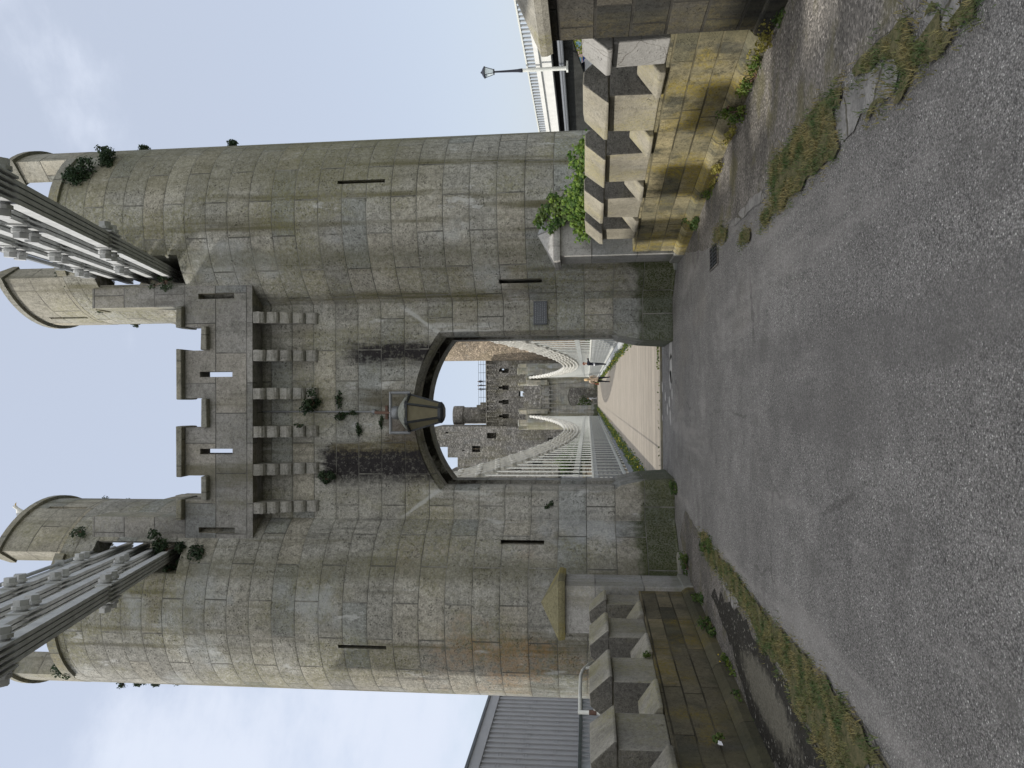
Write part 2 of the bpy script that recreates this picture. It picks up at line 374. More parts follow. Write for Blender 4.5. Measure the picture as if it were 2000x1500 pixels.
M['steel'] = plain('pale_grey_paint', (.44, .45, .455), .24, 5, .55, bump=.0008)
M['steelw'] = plain('white_paint', (.55, .56, .53), .14, 6, .5, bump=.0008)
M['chain'] = plain('grimy_chain_paint', (.58, .57, .53), .32, 2.6, .6, bump=.001)
M['bar'] = plain('shaded_lattice_bar', (.17, .175, .18), .15, 4, .6, bump=.001)
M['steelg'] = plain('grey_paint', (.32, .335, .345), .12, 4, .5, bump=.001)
M['iron'] = plain('dark_iron', (.05, .055, .062), .25, 20, .5, .4)
M['pipe'] = plain('grey_galvanised_pipe', (.20, .21, .225), .2, 10, .5, .5)
M['rust'] = plain('rusty_brown_pipe', (.115, .07, .055), .35, 18, .8)
M['pane'] = plain('dirty_amber_glass', (.17, .155, .105), .16, 9, .35, bump=.001)
M['dome'] = plain('mottled_grey_metal', (.21, .22, .20), .5, 22, .6)
M['tube'] = plain('grey_tube_paint', (.36, .36, .375), .07, 2, .5, bump=.001)
M['tubed'] = plain('dark_ledge_paint', (.055, .065, .06), .3, 5, .7)
M['slate'] = plain('slate_plaque', (.075, .082, .095), .2, 14, .5)
M['slatel'] = plain('pale_lettering', (.20, .21, .22), .2, 30, .8)
M['conc'] = plain('pale_concrete', (.58, .58, .56), .1, 1.5, .8)
M['conc2'] = plain('grey_concrete', (.13, .14, .155), .2, 1.2, .8)
M['glass'] = plain('clear_lamp_glass', (.55, .62, .66), .05, 5, .2)
M['black'] = plain('black_paint', (.018, .02, .03), .2, 8, .4)
M['navy'] = plain('navy_cloth', (.016, .017, .028), .2, 30, .95)
M['denim'] = plain('charcoal_denim', (.055, .058, .065), .2, 30, .95)
M['skin'] = plain('skin', (.52, .33, .25), .06, 20, .6)
M['redhair'] = plain('auburn_hair', (.13, .045, .025), .3, 60, .7)
M['blond'] = plain('fair_hair', (.50, .36, .20), .2, 60, .7)
M['whitec'] = plain('white_cotton', (.75, .76, .80), .05, 20, .9)
M['leather'] = plain('brown_leather', (.22, .075, .04), .15, 20, .5)
M['feather'] = plain('white_feathers', (.72, .72, .70), .06, 12, .9)
M['grey_f'] = plain('grey_feathers', (.36, .38, .41), .1, 12, .9)
M['beak'] = plain('yellow_beak', (.6, .38, .06), .1, 20, .5)
M['soil'] = plain('dark_soil', (.035, .032, .025), .35, 18, .95)
g = NG('patterned_knit'); nv = g.voro(26, g.mapv(g.tc(), (1, 1, .5))); M['knit'] = g.done(g.ramp(nv, [(.2, (.10, .065, .05)), (.45, (.42, .31, .22)), (.7, (.55, .45, .34))]))

g = NG('pale_infill_sheet'); tr = g.n.new('ShaderNodeBsdfTranslucent'); tr.inputs[0].default_value = (.85, .87, .85, 1); ms = g.n.new('ShaderNodeMixShader'); ms.inputs[0].default_value = .7
out = [x for x in g.n if x.type == 'OUTPUT_MATERIAL'][0]; g.done((.70, .72, .70)); g.l.new(g.b.outputs[0], ms.inputs[1]); g.l.new(tr.outputs[0], ms.inputs[2]); g.l.new(ms.outputs[0], out.inputs[0]); M['infill'] = g.m
def leafmat(name, a, b, c=None):
    g = NG(name); oi = g.n.new('ShaderNodeObjectInfo'); n = g.noise(5.5, 3, .6); n2 = g.noise(30, 2, .5)
    col = g.mix(g.ss(n, .36, .64), a, b)
    col = g.mix(1, col, g.ramp(n2, [(.3, .7), (.7, 1.3)]), 'MULTIPLY')
    g.b.inputs['Specular IOR Level'].default_value = .3
    g.put(g.b.inputs['Subsurface Weight'], 0.0)
    tr = g.n.new('ShaderNodeBsdfTranslucent'); g.put(tr.inputs[0], col); ms = g.n.new('ShaderNodeMixShader'); ms.inputs[0].default_value = .3
    out = [x for x in g.n if x.type == 'OUTPUT_MATERIAL'][0]
    g.done(col, None, .55); g.l.new(g.b.outputs[0], ms.inputs[1]); g.l.new(tr.outputs[0], ms.inputs[2]); g.l.new(ms.outputs[0], out.inputs[0])
    return g.m
M['leafd'] = leafmat('dark_shrub_leaf', (.022, .045, .022), (.045, .075, .035))
M['leafg'] = leafmat('ivy_leaf', (.045, .105, .014), (.165, .25, .035))
M['leafw'] = leafmat('weed_leaf', (.04, .085, .015), (.13, .17, .03))
M['leafy'] = leafmat('dry_weed', (.20, .19, .04), (.30, .26, .07))
M['grass'] = leafmat('short_grass', (.06, .105, .03), (.25, .21, .09))
M['leaft'] = leafmat('sunny_tree_leaf', (.10, .15, .02), (.26, .28, .05))
M['bush'] = leafmat('bush_leaf', (.035, .08, .02), (.09, .13, .03))
M['petal'] = plain('yellow_petals', (.65, .50, .04), .1, 20, .7)

# ------------------------------------------------------------------ ground
P8C = gr(1300+565/2.857, 975+1110/2.857)
def ground_mats():
    g = NG('asphalt'); pos = g.tc()
    a = g.voro(115, out='Color'); a1 = g.ma('ADD', 0, g.sep(a)['X']); d = g.voro(115)
    fine = g.noise(120, 3, .7); mid = g.noise(3.0, 6, .62); big = g.noise(.45, 4, .6)
    c = g.mix(g.ss(big, .35, .66), (.232, .224, .216), (.298, .288, .277))
    c = g.mix(1, c, g.ramp(mid, [(.3, .82), (.5, 1), (.72, 1.16)]), 'MULTIPLY')
    c = g.mix(1, c, g.ramp(a1, [(0, .42), (.25, .8), (.6, 1.03), (.9, 1.18), (.97, 1.5), (1, 2.3)]), 'MULTIPLY')
    c = g.mix(1, c, g.ramp(fine, [(.3, .72), (.7, 1.3)]), 'MULTIPLY')
    c = g.mix(1, c, g.ramp(d, [(.25, 1.05), (.62, .6)]), 'MULTIPLY')
    # dark smooth strip by the sill, long wheel tracks
    tr = g.noise(1, 4, .6, g.mapv(pos, (.9, .12, 1), (2, 1, 0))); c = g.mix(g.ma('MULTIPLY', g.ss(tr, .50, .66), .55), c, (.125, .12, .116))
    tr2 = g.noise(1, 5, .65, g.mapv(pos, (1.3, .2, 1), (8, 4, 0))); c = g.mix(g.ma('MULTIPLY', g.ss(tr2, .53, .66), .45), c, (.32, .306, .292))
    blot = g.noise(1.9, 6, .7, g.mapv(pos, (1, .7, 1), (3, 9, 0))); c = g.mix(g.ma('MULTIPLY', g.ss(blot, .54, .68), .6), c, (.125, .12, .114))
    wv_ = g.mix(.35, g.mapv(pos, (1, .55, 1)), g.noise(1.6, 5, .65, out='Color'), 'ADD')
    crk = g.ma('MULTIPLY', g.ss(g.voro(.42, wv_, 'DISTANCE_TO_EDGE'), .010, .002), g.ss(g.noise(.8, 3, .5), .48, .6)); c = g.mix(g.ma('MULTIPLY', crk, .45), c, (.05, .047, .044))
    sand = g.ma('MULTIPLY', g.ss(g.noise(.7, 5, .65, g.mapv(pos, (1, .5, 1), (1, 6, 2))), .55, .72), g.ss(fine, .42, .6)); c = g.mix(g.ma('MULTIPLY', sand, .35), c, (.30, .265, .215))
    h = g.ma('ADD', g.ma('MULTIPLY', d, -1.0), g.ma('MULTIPLY', a1, .6)); h = g.ma('ADD', h, fine)
    M['asphalt'] = g.done(c, g.bump(h, .006, 1.0), .88)
    g = NG('gravel_gutter'); a = g.sep(g.voro(60, out='Color'))['X']; d = g.voro(60); big = g.noise(1.2, 5, .6)
    c = g.mix(g.ss(big, .4, .62), (.10, .093, .085), (.16, .148, .135))
    c = g.mix(1, c, g.ramp(a, [(0, .5), (.5, 1), (.9, 1.35), (1, 2.3)]), 'MULTIPLY')
    c = g.mix(g.ma('MULTIPLY', g.ss(g.noise(1.6, 5, .65, g.mapv(g.tc(), (1, 1, 1), (4, 4, 0))), .5, .66), .55), c, (.115, .105, .045))
    M['gravel'] = g.done(c, g.bump(g.ma('ADD', g.ma('MULTIPLY', d, -1), a), .008), .92)
    g = NG('wet_black_mud'); d = g.noise(45, 4, .7); sp = g.sep(g.voro(55, out='Color'))['X']
    c = g.mix(g.ss(d, .35, .7), (.012, .011, .009), (.038, .035, .030)); c = g.mix(g.ss(sp, .95, 1.0), c, (.30, .29, .26))
    pc = P8C; px_ = g.sep(); ex = g.ma('DIVIDE', g.ma('SUBTRACT', px_['X'], pc[0]), .24); ey = g.ma('DIVIDE', g.ma('SUBTRACT', px_['Y'], pc[1]), 1.05)
    er = g.ma('SQRT', g.ma('ADD', g.ma('MULTIPLY', ex, ex), g.ma('MULTIPLY', ey, ey))); er = g.ma('ADD', er, g.ma('MULTIPLY', g.ma('SUBTRACT', g.noise(9, 6, .75), .5), 1.6))
    silt = g.mix(1, (.115, .108, .088), g.ramp(g.noise(55, 4, .7), [(.3, .55), (.7, 1.5)]), 'MULTIPLY'); c = g.mix(g.ss(er, 1.15, .7), c, silt)
    M['mud'] = g.done(c, g.bump(d, .012), g.ramp(d, [(.35, .45), (.6, .85)]))
    g = NG('worn_flagstone'); n = g.noise(6, 6, .65); c = g.mix(g.ss(n, .35, .65), (.15, .146, .14), (.235, .228, .22))
    c = g.mix(g.ss(g.voro(1.9, g.mix(.25, g.tc(), g.noise(2, 4, .6, out='Color'), 'ADD'), 'DISTANCE_TO_EDGE'), .03, .008), c, (.07, .065, .05))
    c = g.mix(1, c, g.ramp(g.noise(60, 3, .6), [(.3, .75), (.7, 1.2)]), 'MULTIPLY'); M['flag'] = g.done(c, g.bump(n, .03), .9)
    g = NG('turf_base'); n = g.noise(25, 4, .7); M['turf'] = g.done(g.mix(g.ss(n, .3, .7), (.05, .055, .022), (.13, .115, .06)), g.bump(n, .02), .95)
    g = NG('deck_panels'); p = g.sep(); y = p['Y']
    fr = g.ma('FRACT', g.ma('DIVIDE', y, .92)); ln = g.ss(g.ma('ABSOLUTE', g.ma('SUBTRACT', fr, .5)), .445, .48)
    fl = g.ma('FLOOR', g.ma('DIVIDE', y, .92)); wn = g.n.new('ShaderNodeTexWhiteNoise'); wn.noise_dimensions = '1D'; g.put(wn.inputs['W'], fl)
    c = g.mix(1, (.275, .246, .207), g.ramp(wn.outputs['Value'], [(0, .93), (1, 1.05)]), 'MULTIPLY')
    c = g.mix(1, c, g.ramp(g.noise(70, 3, .6), [(.3, .8), (.7, 1.18)]), 'MULTIPLY'); c = g.mix(1, c, g.ramp(g.noise(1.2, 4, .6), [(.3, .9), (.7, 1.08)]), 'MULTIPLY')
    c = g.mix(g.ma('MULTIPLY', ln, .75), c, (.11, .095, .08)); M['deck'] = g.done(c, g.bump(g.noise(90, 2), .003), .85)
    g = NG('estuary_water'); n = g.noise(.6, 4, .6, g.mapv(g.tc(), (1, .4, 1))); g.b.inputs['Specular IOR Level'].default_value = .5
    M['water'] = g.done((.22, .24, .24), g.bump(n, .12), .15)
    g = NG('distant_land'); n = g.noise(.05, 5, .6); M['land'] = g.done(g.mix(g.ss(n, .4, .6), (.07, .09, .035), (.12, .11, .07)), None, .95)
ground_mats()

def sheet(name, pts, mat, z=0.0, kind='structure', sub=0):
    me = bpy.data.meshes.new(name); me.from_pydata([(p[0], p[1], z) for p in pts], [], [list(range(len(pts)))]); me.materials.append(mat)
    bm = bmesh.new(); bm.from_mesh(me); bmesh.ops.recalc_face_normals(bm, faces=bm.faces)
    for f in bm.faces:
        if f.normal.z < 0: f.normal_flip()
    bm.to_mesh(me); bm.free()
    o = bpy.data.objects.new(name, me); COL.objects.link(o); tag(o, kind=kind); return o
def rough_poly(pts, amp=.035, step=.12, seed=0):
    out = []
    for i, p in enumerate(pts):
        q = pts[(i+1) % len(pts)]; p = Vector(p[:2]); q = Vector(q[:2]); n = max(1, int((q-p).length/step))
        for k in range(n):
            w = p.lerp(q, k/n); d = Vector((mnoise.noise((w.x*4, w.y*4, seed)), mnoise.noise((w.x*4, w.y*4, seed+9)))); out.append(w+d*amp*2)
    return out

# quay and land near the camera: one sheet to the river bank, water beyond, far land to the horizon
sheet('water', [(-1500, 17.5), (1500, 17.5), (1500, 3000), (-1500, 3000)], M['water'], -4.5)
o = sheet('ground', [(-400, -400), (400, -400), (400, 17.6), (-400, 17.6)], M['land'], -1.2)
mb = MB().box(-3.4, 3.3, -30, 16.2, -1.3, -.006); tag(mb.build('causeway', M['rock']), kind='structure')
mb = MB().box(-3.3, 3.2, -30, 17.4, -5.2, -1.0); tag(mb.build('river_bank', M['rock']), kind='structure')
# asphalt road
RW = [(-2.95, 11.7), (-3.28, 7.0), (-3.5, -12), (3.9, -12), (3.08, 6.6), (2.31, 12.4), (1.9, 13.6), (1.3, 14.3), (1.3, 16.05), (-1.9, 16.05), (-1.9, 13.9), (-2.4, 13.3)]
def wallx(side, y):
    if side < 0: return -3.04 + (y-11.8)*(.24/4.8)*1.0
    return 2.31 + (12.4-y)*(.77/5.8)
sheet('road', [(-3.5, -12), (3.9, -12), (3.4, 4.0), (3.08, 6.6), (2.36, 12.4), (2.2, 14.0), (1.3, 16.02), (-1.85, 16.02), (-2.9, 14.0), (-3.05, 11.8), (-3.28, 7.0)], M['asphalt'], 0.0)

def zpt(reg, zx, zy):
    sx = 2.857
    return (1300+zx/sx, (0 if reg == 7 else 975)+zy/sx)
def P(reg, lst, z=0): return [gr(*zpt(reg, *p), z) for p in lst]
# gutters
gR = P(7, [(110, 1410), (270, 1390), (300, 1280), (420, 1190), (560, 1040), (600, 930), (720, 770), (860, 600), (1010, 420), (1140, 270), (1300, 130), (1460, 0)])
gR += [Vector((3.3, 3.6, 0)), Vector((wallx(1, 6.3)-.02, 6.2, 0)), Vector((wallx(1, 9)-.02, 9, 0)), Vector((2.36, 12.2, 0))]
sheet('gravel_verge', rough_poly(gR, .02), M['gravel'], .004)
gL = P(8, [(110, 60), (190, 190), (250, 260), (330, 350), (430, 460), (540, 600), (700, 770), (860, 960), (990, 1100), (1110, 1270), (1260, 1500)]) + [Vector((-2.6, 3.4, 0)), Vector((-3.35, 4.2, 0)), Vector((-3.25, 7, 0)), Vector((-3.1, 10, 0)), Vector((-3.0, 11.7, 0)), Vector((-2.5, 13.2, 0))]
sheet('gravel_verge', rough_poly(gL, .02), M['gravel'], .0045)
mud = P(8, [(255, 500), (330, 560), (420, 640), (480, 740), (520, 830), (600, 900), (680, 1000), (720, 1130), (800, 1290), (950, 1500), (600, 1500), (540, 1380), (480, 1200), (420, 1000), (370, 830), (300, 640)])
sheet('mud_strip', rough_poly(mud, .06, .06), M['mud'], .009)
for i, q in enumerate([[(1160, 380), (1270, 310), (1310, 400), (1280, 520), (1240, 540), (1180, 600), (1100, 640), (1060, 720), (990, 790), (930, 680), (1020, 500), (1060, 480)],
          [(1450, 80), (1490, -40), (1640, -40), (1640, 60), (1570, 180), (1530, 170)], [(370, 1250), (440, 1150), (540, 1060), (570, 1100), (480, 1170), (390, 1260)], [(1380, 330), (1420, 200), (1445, 210), (1400, 350)]]):
    sheet('stone_flags', rough_poly(P(7, q), .02, seed=i), M['flag'], .008)
for i, q in enumerate([[(300, 400), (350, 430), (420, 600), (390, 620), (330, 500)], [(620, 900), (700, 990), (720, 1010), (680, 1010)], [(760, 1080), (860, 1150), (900, 1250), (860, 1250), (790, 1150)], [(1040, 1380), (1110, 1370), (1150, 1500), (1090, 1500)]]):
    sheet('stone_flags', rough_poly(P(8, q), .02, seed=i+20), M['flag'], .0125)
M['scuff'] = plain('pale_scuffed_tar', (.36, .35, .335), .2, 9, .9)
# pale patches left on the sill strip inside the gate
for i, (px, py, a, b) in enumerate([(1310, 683, .2, .12), (1311, 720, .32, .1), (1310, 742, .2, .09), (1294, 755, .12, .07), (1308, 785, .12, .06), (1304, 800, .14, .07), (1294, 815, .09, .06), (1310, 815, .16, .06), (1300, 775, .1, .05), (1313, 770, .1, .05)]):
    c = gr(px, py); sheet('pale_road_patch', rough_poly([(c.x+a*math.cos(t*PI/5), c.y+b*2.2*math.sin(t*PI/5)) for t in range(10)], .03, .05, i), M['scuff'], .005)
mb = MB().box(-1.8, 1.24, 16.06, 16.24, -.02, .035); tag(mb.build('deck_sill_kerb', M['mer'], bevel=.01), kind='structure')

# grass: short blades over the joints of the verges
def in_poly(p, poly):
    c = False; j = len(poly)-1
    for i in range(len(poly)):
        a, b = poly[i], poly[j]
        if (a[1] > p[1]) != (b[1] > p[1]) and p[0] < (b[0]-a[0])*(p[1]-a[1])/(b[1]-a[1])+a[0]: c = not c
        j = i
    return c
def blades(mb, x, y, h, n=3, spread=.03, lean=.6, w=.006, z=0):
    for k in range(n):
        a = rnd.uniform(0, 2*PI); l = rnd.uniform(.1, lean)*h; hh = h*rnd.uniform(.6, 1.2)
        bx, by = x+rnd.uniform(-spread, spread), y+rnd.uniform(-spread, spread); dx, dy = math.cos(a), math.sin(a); px, py = -dy*w, dx*w
        mb.add([(bx-px, by-py, z), (bx+px, by+py, z), (bx+dx*l*.4+px*.7, by+dy*l*.4+py*.7, z+hh*.6), (bx+dx*l*.4-px*.7, by+dy*l*.4-py*.7, z+hh*.6), (bx+dx*l, by+dy*l, z+hh)], [(0, 1, 2, 3), (3, 2, 4)])
GR7 = [[(1640, 100), (1680, 0), (1800, -30), (1770, 100), (1620, 180), (1590, 170)],
       [(1130, 310), (1300, 130), (1400, 110), (1420, 200), (1530, 60), (1530, 170), (1560, 190), (1610, 200), (1500, 350), (1390, 450), (1280, 540), (1310, 400), (1270, 310), (1150, 400), (1070, 450), (1060, 400)],
       [(1020, 430), (1010, 520), (930, 640), (940, 720), (990, 820), (900, 910), (800, 1010), (720, 1090), (620, 1180), (540, 1270), (530, 1230), (610, 1110), (590, 1000), (600, 930), (720, 770), (830, 620)],
       [(425, 1300), (470, 1270), (480, 1310), (440, 1360), (420, 1350)], [(280, 1300), (350, 1260), (350, 1320), (280, 1370)], [(1180, 560), (1240, 540), (1240, 590), (1160, 660), (1130, 640)], [(1480, 20), (1540, 40), (1530, 90), (1470, 70)]]
GR8 = [[(190, 190), (240, 200), (250, 260), (320, 340), (400, 420), (480, 540), (600, 700), (700, 770), (850, 960), (980, 1090), (1100, 1270), (1250, 1500), (1060, 1500), (930, 1500), (820, 1300), (720, 1130), (690, 1000), (610, 900), (540, 820), (480, 640), (380, 520), (300, 400), (240, 330)]]
holes = [P(7, [(690, 980), (715, 910), (750, 920), (740, 1020)]), P(8, [(850, 1150), (900, 1160), (900, 1260), (860, 1250)]), P(8, [(590, 860), (690, 960), (730, 1060), (620, 920)]), P(8, [(1040, 1380), (1120, 1370), (1160, 1500), (1070, 1500)])]
tb = MB(); ti = 0
for reg, L in ((7, GR7), (8, GR8)):
    for q in L:
        poly = P(reg, q); xs = [p.x-.08*q_ for p in poly for q_ in (-1, 1)]; ys = [p.y-.12*q_ for p in poly for q_ in (-1, 1)]
        sheet('turf', rough_poly(poly, .045, .035, ti), M['turf'], .0165 + ti*.0006); ti += 1
        area = (max(xs)-min(xs))*(max(ys)-min(ys)); n = int(area*4200)
        for _ in range(n):
            x, y = rnd.uniform(min(xs), max(xs)), rnd.uniform(min(ys), max(ys))
            if not in_poly((x+rnd.gauss(0, .05), y+rnd.gauss(0, .09)), poly) or any(in_poly((x, y), h) for h in holes): continue
            if mnoise.noise((x*5, y*5, 1))+.5*mnoise.noise((x*17, y*17, 4)) > .30: continue
            blades(tb, x, y, rnd.uniform(.012, .042), 2, .03, 1.8, .0032, .012)
tag(tb.build('grass', M['grass'], uv=None), kind='stuff')

# ------------------------------------------------------------------ leaves
def leaf(mb, p, n, s, mi=0):
    n = Vector(n); n.normalize(); t = n.cross(Vector((rnd.uniform(-1, 1), rnd.uniform(-1, 1), rnd.uniform(-1, 1))))
    if t.length < 1e-3: t = Vector((1, 0, 0))
    t.normalize(); b = n.cross(t); p = Vector(p); f = s*.22
    mb.add([p-t*s*.5, p+b*s*.42-n*f*.3+t*s*.05, p+t*s*.62-n*f, p-b*s*.42-n*f*.3+t*s*.05, p+n*f*.5], [(0, 4, 1), (1, 4, 2), (2, 4, 3), (3, 4, 0)], mi)
def rvec():
    while True:
        v = Vector((rnd.uniform(-1, 1), rnd.uniform(-1, 1), rnd.uniform(-1, 1)))
        if .01 < v.length < 1: return v.normalized()
def tuft(name, c, rad, n, s, mat, label, cat='plant', group='plants rooted in the tower stonework', kind=None, lumps=5, stem=True, flowers=0):
    c = Vector(c); mb = MB(); sb = MB()
    for k in range(lumps):
        o = Vector((rnd.gauss(0, .45)*rad[0], rnd.gauss(0, .45)*rad[1], rnd.gauss(0, .45)*rad[2])); 
        if stem: sb.tube([Vector((0, 0, -rad[2]*.3)), o*.6, o], [.008, .006, .003], 5)
        for _ in range(n//lumps):
            d = rvec(); q = o + Vector((d.x*rad[0], d.y*rad[1], d.z*rad[2]))*.62*rnd.uniform(.35, 1.05)
            leaf(mb, q, d+rvec()*.9, s*rnd.uniform(.6, 1.25))
    root = empty(name, c, label, cat, group)
    mb.build('foliage', mat, root, uv=None)
    if stem: sb.build('stem', M['rust'], root, uv=None)
    if flowers:
        fb = MB()
        for _ in range(flowers):
            d = rvec(); q = Vector((d.x*rad[0], d.y*rad[1], abs(d.z)*rad[2]))*.9; leaf(fb, q, (0, -1, .6), s*.6)
        fb.build('flower', M['petal'], root, uv=None)
    return root

# ------------------------------------------------------------------ the gate tower (built round its own centre, front at -y)
def make_tower():
    root = empty('gate_tower', (AX, TY, 0), 'near grey limestone bridge gate tower with black streaks over its arch', 'gate tower', 'castellated bridge towers')
    for sx in (1, -1):
        DR, DX = (1.8, 3.68) if sx > 0 else (1.86, 3.72)
        mb = MB(); c = (sx*DX, 0)
        prof = [(DR*1.012, -.5), (DR*1.012, .02), (DR, .05), (DR, 11.70), (DR-.42, 11.7), (DR-.42, 11.0)]
        mb.lathe(prof, 96, (sx*DX, 0, 0))
        t = mb.build('turret', M['drum'], root, vmap=course, cyl=(sx*DX, 0, DR))
        cut = []
        x0, x1 = sorted((sx*2.46, sx*2.98)); cut.append(cutbox(x0, x1, -3, .9, 9.25, 11.05))
        cut.append(cutbox(*sorted((sx*3.0, sx*3.5)), .9, 3, 9.6, 12.0) if False else cutbox(*sorted((sx*2.95, sx*3.55)), .6, 3, 9.7, 11.25))
        for (xa, za, zb) in ((4.215, 5.22, 6.11), (2.40, 2.40, 3.2)):
            for fy in (-1, 1):
                cut.append(cutbox(sx*xa-.035, sx*xa+.035, *sorted((fy*.7, fy*2.2)), za, zb))
        boolean(t, cut, course, (sx*DX, 0, DR))
        for p in t.data.polygons: p.use_smooth = False
        for a0, a1 in ((-123.5, -43.5), (23.5, 48.5), (88.5, 146.5)):
            if sx < 0: a0, a1 = 180-a1, 180-a0
            MB().sector(c, DR-.47, DR+.06, R(a0), R(a1), 11.55, 11.74, 12).build('crenel_coping', M['top'], t)
        # rim merlons: outer, inner, rear
        for a0, a1 in ((-42, 22), (148, 235), (50, 87)):
            if sx < 0: a0, a1 = 180-a1, 180-a0
            mm = MB(); n = max(6, int((a1-a0)/5))
            mm.sector(c, DR-.44, DR+.004, R(a0), R(a1), 11.69, 12.92, n)
            mm.sector(c, DR-.48, DR+.07, R(a0-1.5), R(a1+1.5), 12.92, 13.04, n, 1)
            # coping slopes up to a ridge
            vs = []; fs = []
            for k in range(n+1):
                a = R(a0-1.5+(a1-a0+3)*k/n); ca, sa = math.cos(a), math.sin(a)
                for r, z in ((DR-.48, 13.04), (DR-.2, 13.20), (DR+.07, 13.04)): vs.append((c[0]+r*ca, c[1]+r*sa, z))
            for k in range(n): fs += [(k*3, k*3+1, k*3+4, k*3+3), (k*3+1, k*3+2, k*3+5, k*3+4)]
            fs += [(0, 2, 1), (n*3, n*3+1, n*3+2)]
            mm.add(vs, fs, 1)
            mo = mm.build('merlon', [M['merl'], M['top']], t, cyl=(c[0], 0, DR))
            if a1-a0 > 60 and abs(a0) > 100 or (sx < 0 and a0 < -20 and a1 < 60):
                am = R(198 if sx > 0 else -18); q = Vector((c[0]+DR*math.cos(am), DR*math.sin(am), 12.25))
                bx = MB().box(-.5, .5, -.045, .045, -.42, .42).build('cutter', [], uv=None); bx.matrix_world = Matrix.Translation(q) @ Matrix.Rotation(am, 4, 'Z')
                boolean(mo, [bx], ident, (c[0], 0, DR))
    # gate wall with its stepped arch
    w = MB().box(-2.35, 2.35, -.85, .85, -.5, 8.0).build('gate_wall', M['gate'], root, vmap=course)
    def arch(hw, z0, zs, rise, n=20):
        rr = (hw*hw+rise*rise)/(2*rise); pts = [(-hw, z0), (hw, z0)]; a = math.asin(hw/rr)
        for k in range(n+1):
            t = a-2*a*k/n; pts.append((rr*math.sin(t), zs+rise-rr+rr*math.cos(t)))
        return pts
    def cutarch(y0, y1, hw0, hw1, dz0=0, dz1=0):
        a = arch(hw0, -1, 4.35+dz0, .52+dz0*.0); b = arch(hw1, -1, 4.35+dz1, .52)
        return MB().prism([(x, y0, z) for x, z in a], [(x, y1, z) for x, z in b]).build('cutter', [], uv=None)
    cut = [cutarch(-1, 1, 1.44, 1.44), cutarch(-1, -.70, 1.60, 1.44, .12, 0), cutarch(-.42, .22, 1.60, 1.60, .16, .16), cutarch(.70, 1, 1.44, 1.55, 0, .1)]
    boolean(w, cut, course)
    # guard stones at the foot of the jambs
    for sx in (1, -1):
        mb = MB()
        lo = [(sx*1.27, -.862, -.1), (sx*1.66, -.862, -.1), (sx*1.66, .862, -.1), (sx*1.27, .862, -.1)]
        mid = [(sx*1.31, -.860, .55), (sx*1.66, -.860, .55), (sx*1.66, .86, .55), (sx*1.31, .86, .55)]
        hi = [(sx*1.40, -.856, .98), (sx*1.66, -.856, .98), (sx*1.66, .856, .98), (sx*1.40, .856, .98)]
        tp = [(sx*1.5, -.853, 1.14), (sx*1.66, -.853, 1.14), (sx*1.66, .853, 1.14), (sx*1.5, .853, 1.14)]
        for i_, lp_ in enumerate((lo, mid, hi, tp)): mb.v += [Vector(p) for p in lp_]
        mb.f += [[3, 2, 1, 0], [12, 13, 14, 15]]; mb.mi += [0]*14
        for i_ in range(3):
            for k_ in range(4): mb.f.append([i_*4+k_, i_*4+(k_+1) % 4, i_*4+4+(k_+1) % 4, i_*4+4+k_])
        mb.build('guard_stone', M['guard'], root, bevel=.015)
        # pale plinth slabs round the turret foot
        sl = MB().sector((sx*DX, 0), DR-.1, DR+.17, R(-128 if sx > 0 else -98), R(-82 if sx > 0 else -52), -.2, .055, 8)
        sl.build('plinth_slab', M['pier'], root, bevel=.012)
    # corbels, front and rear
    for fy in (-1, 1):
        for x in (1.82, 1.09, .36, -.37, -1.09, -1.82):
            prof = [(.80, 6.81)]; st = .090; hz = (7.94-6.81)/5
            for i in range(5):
                y0 = .85+st*i; z0 = 6.81+hz*i
                for t in range(0, 7):
                    an = -PI/2+PI/2*t/6 if t < 6 else 0
                    prof.append((y0+st*math.cos(an)*1.0, z0+hz*.55*(1+math.sin(an))))
                prof.append((y0+st, z0+hz*.92)); prof.append((y0+st-.018, z0+hz))
            prof += [(.80, 7.94)]
            MB().prism([(x-.105, fy*y, z) for y, z in prof], [(x+.105, fy*y, z) for y, z in prof]).jit(.006).build('corbel', M['corb'], root)
        for sx in (1, -1):
            MB().box(*sorted((sx*2.40, sx*2.60)), *sorted((fy*.7, fy*1.27)), 7.70, 7.94).build('corbel', M['corb'], root, bevel=.02)
        # parapet front
        y0, y1 = sorted((fy*1.3, fy*.92))
        ol = [(-2.055, 7.94), (2.055, 7.94), (2.055, 9.30), (1.66, 9.30), (1.66, 8.80), (1.2, 8.80), (1.2, 9.30), (.28, 9.30), (.28, 8.80), (-.28, 8.80), (-.28, 9.30), (-1.2, 9.30), (-1.2, 8.80), (-1.66, 8.80), (-1.66, 9.30), (-2.055, 9.30)]
        po = MB().prism([(x, y0, z) for x, z in ol], [(x, y1, z) for x, z in ol]).build('parapet', M['par'], root)
        boolean(po, [cutbox(x-.052, x+.052, *sorted((fy*.8, fy*1.4)), 8.34, 8.99) for x in (.74, -.74)])
        # copings
        for (a, b, z) in ((-1.225, -.255, 9.30), (.255, 1.225, 9.30), (1.64, 2.04, 9.30), (-2.04, -1.64, 9.30), (-.277, .277, 8.80), (1.203, 1.657, 8.80), (-1.657, -1.203, 8.80)):
            MB().prism([(a, fy*1.42, z), (a, fy*1.42, z+.11), (a, fy*1.11, z+.17), (a, fy*.84, z+.11), (a, fy*.84, z)], [(b, fy*1.42, z), (b, fy*1.42, z+.11), (b, fy*1.11, z+.17), (b, fy*.84, z+.11), (b, fy*.84, z)]).jit(.007).build('coping', M['top'], root, bevel=.016)
    MB().box(-2.5, 2.5, -.93, .93, 7.945, 8.2).build('walkway_floor', M['par'], root)
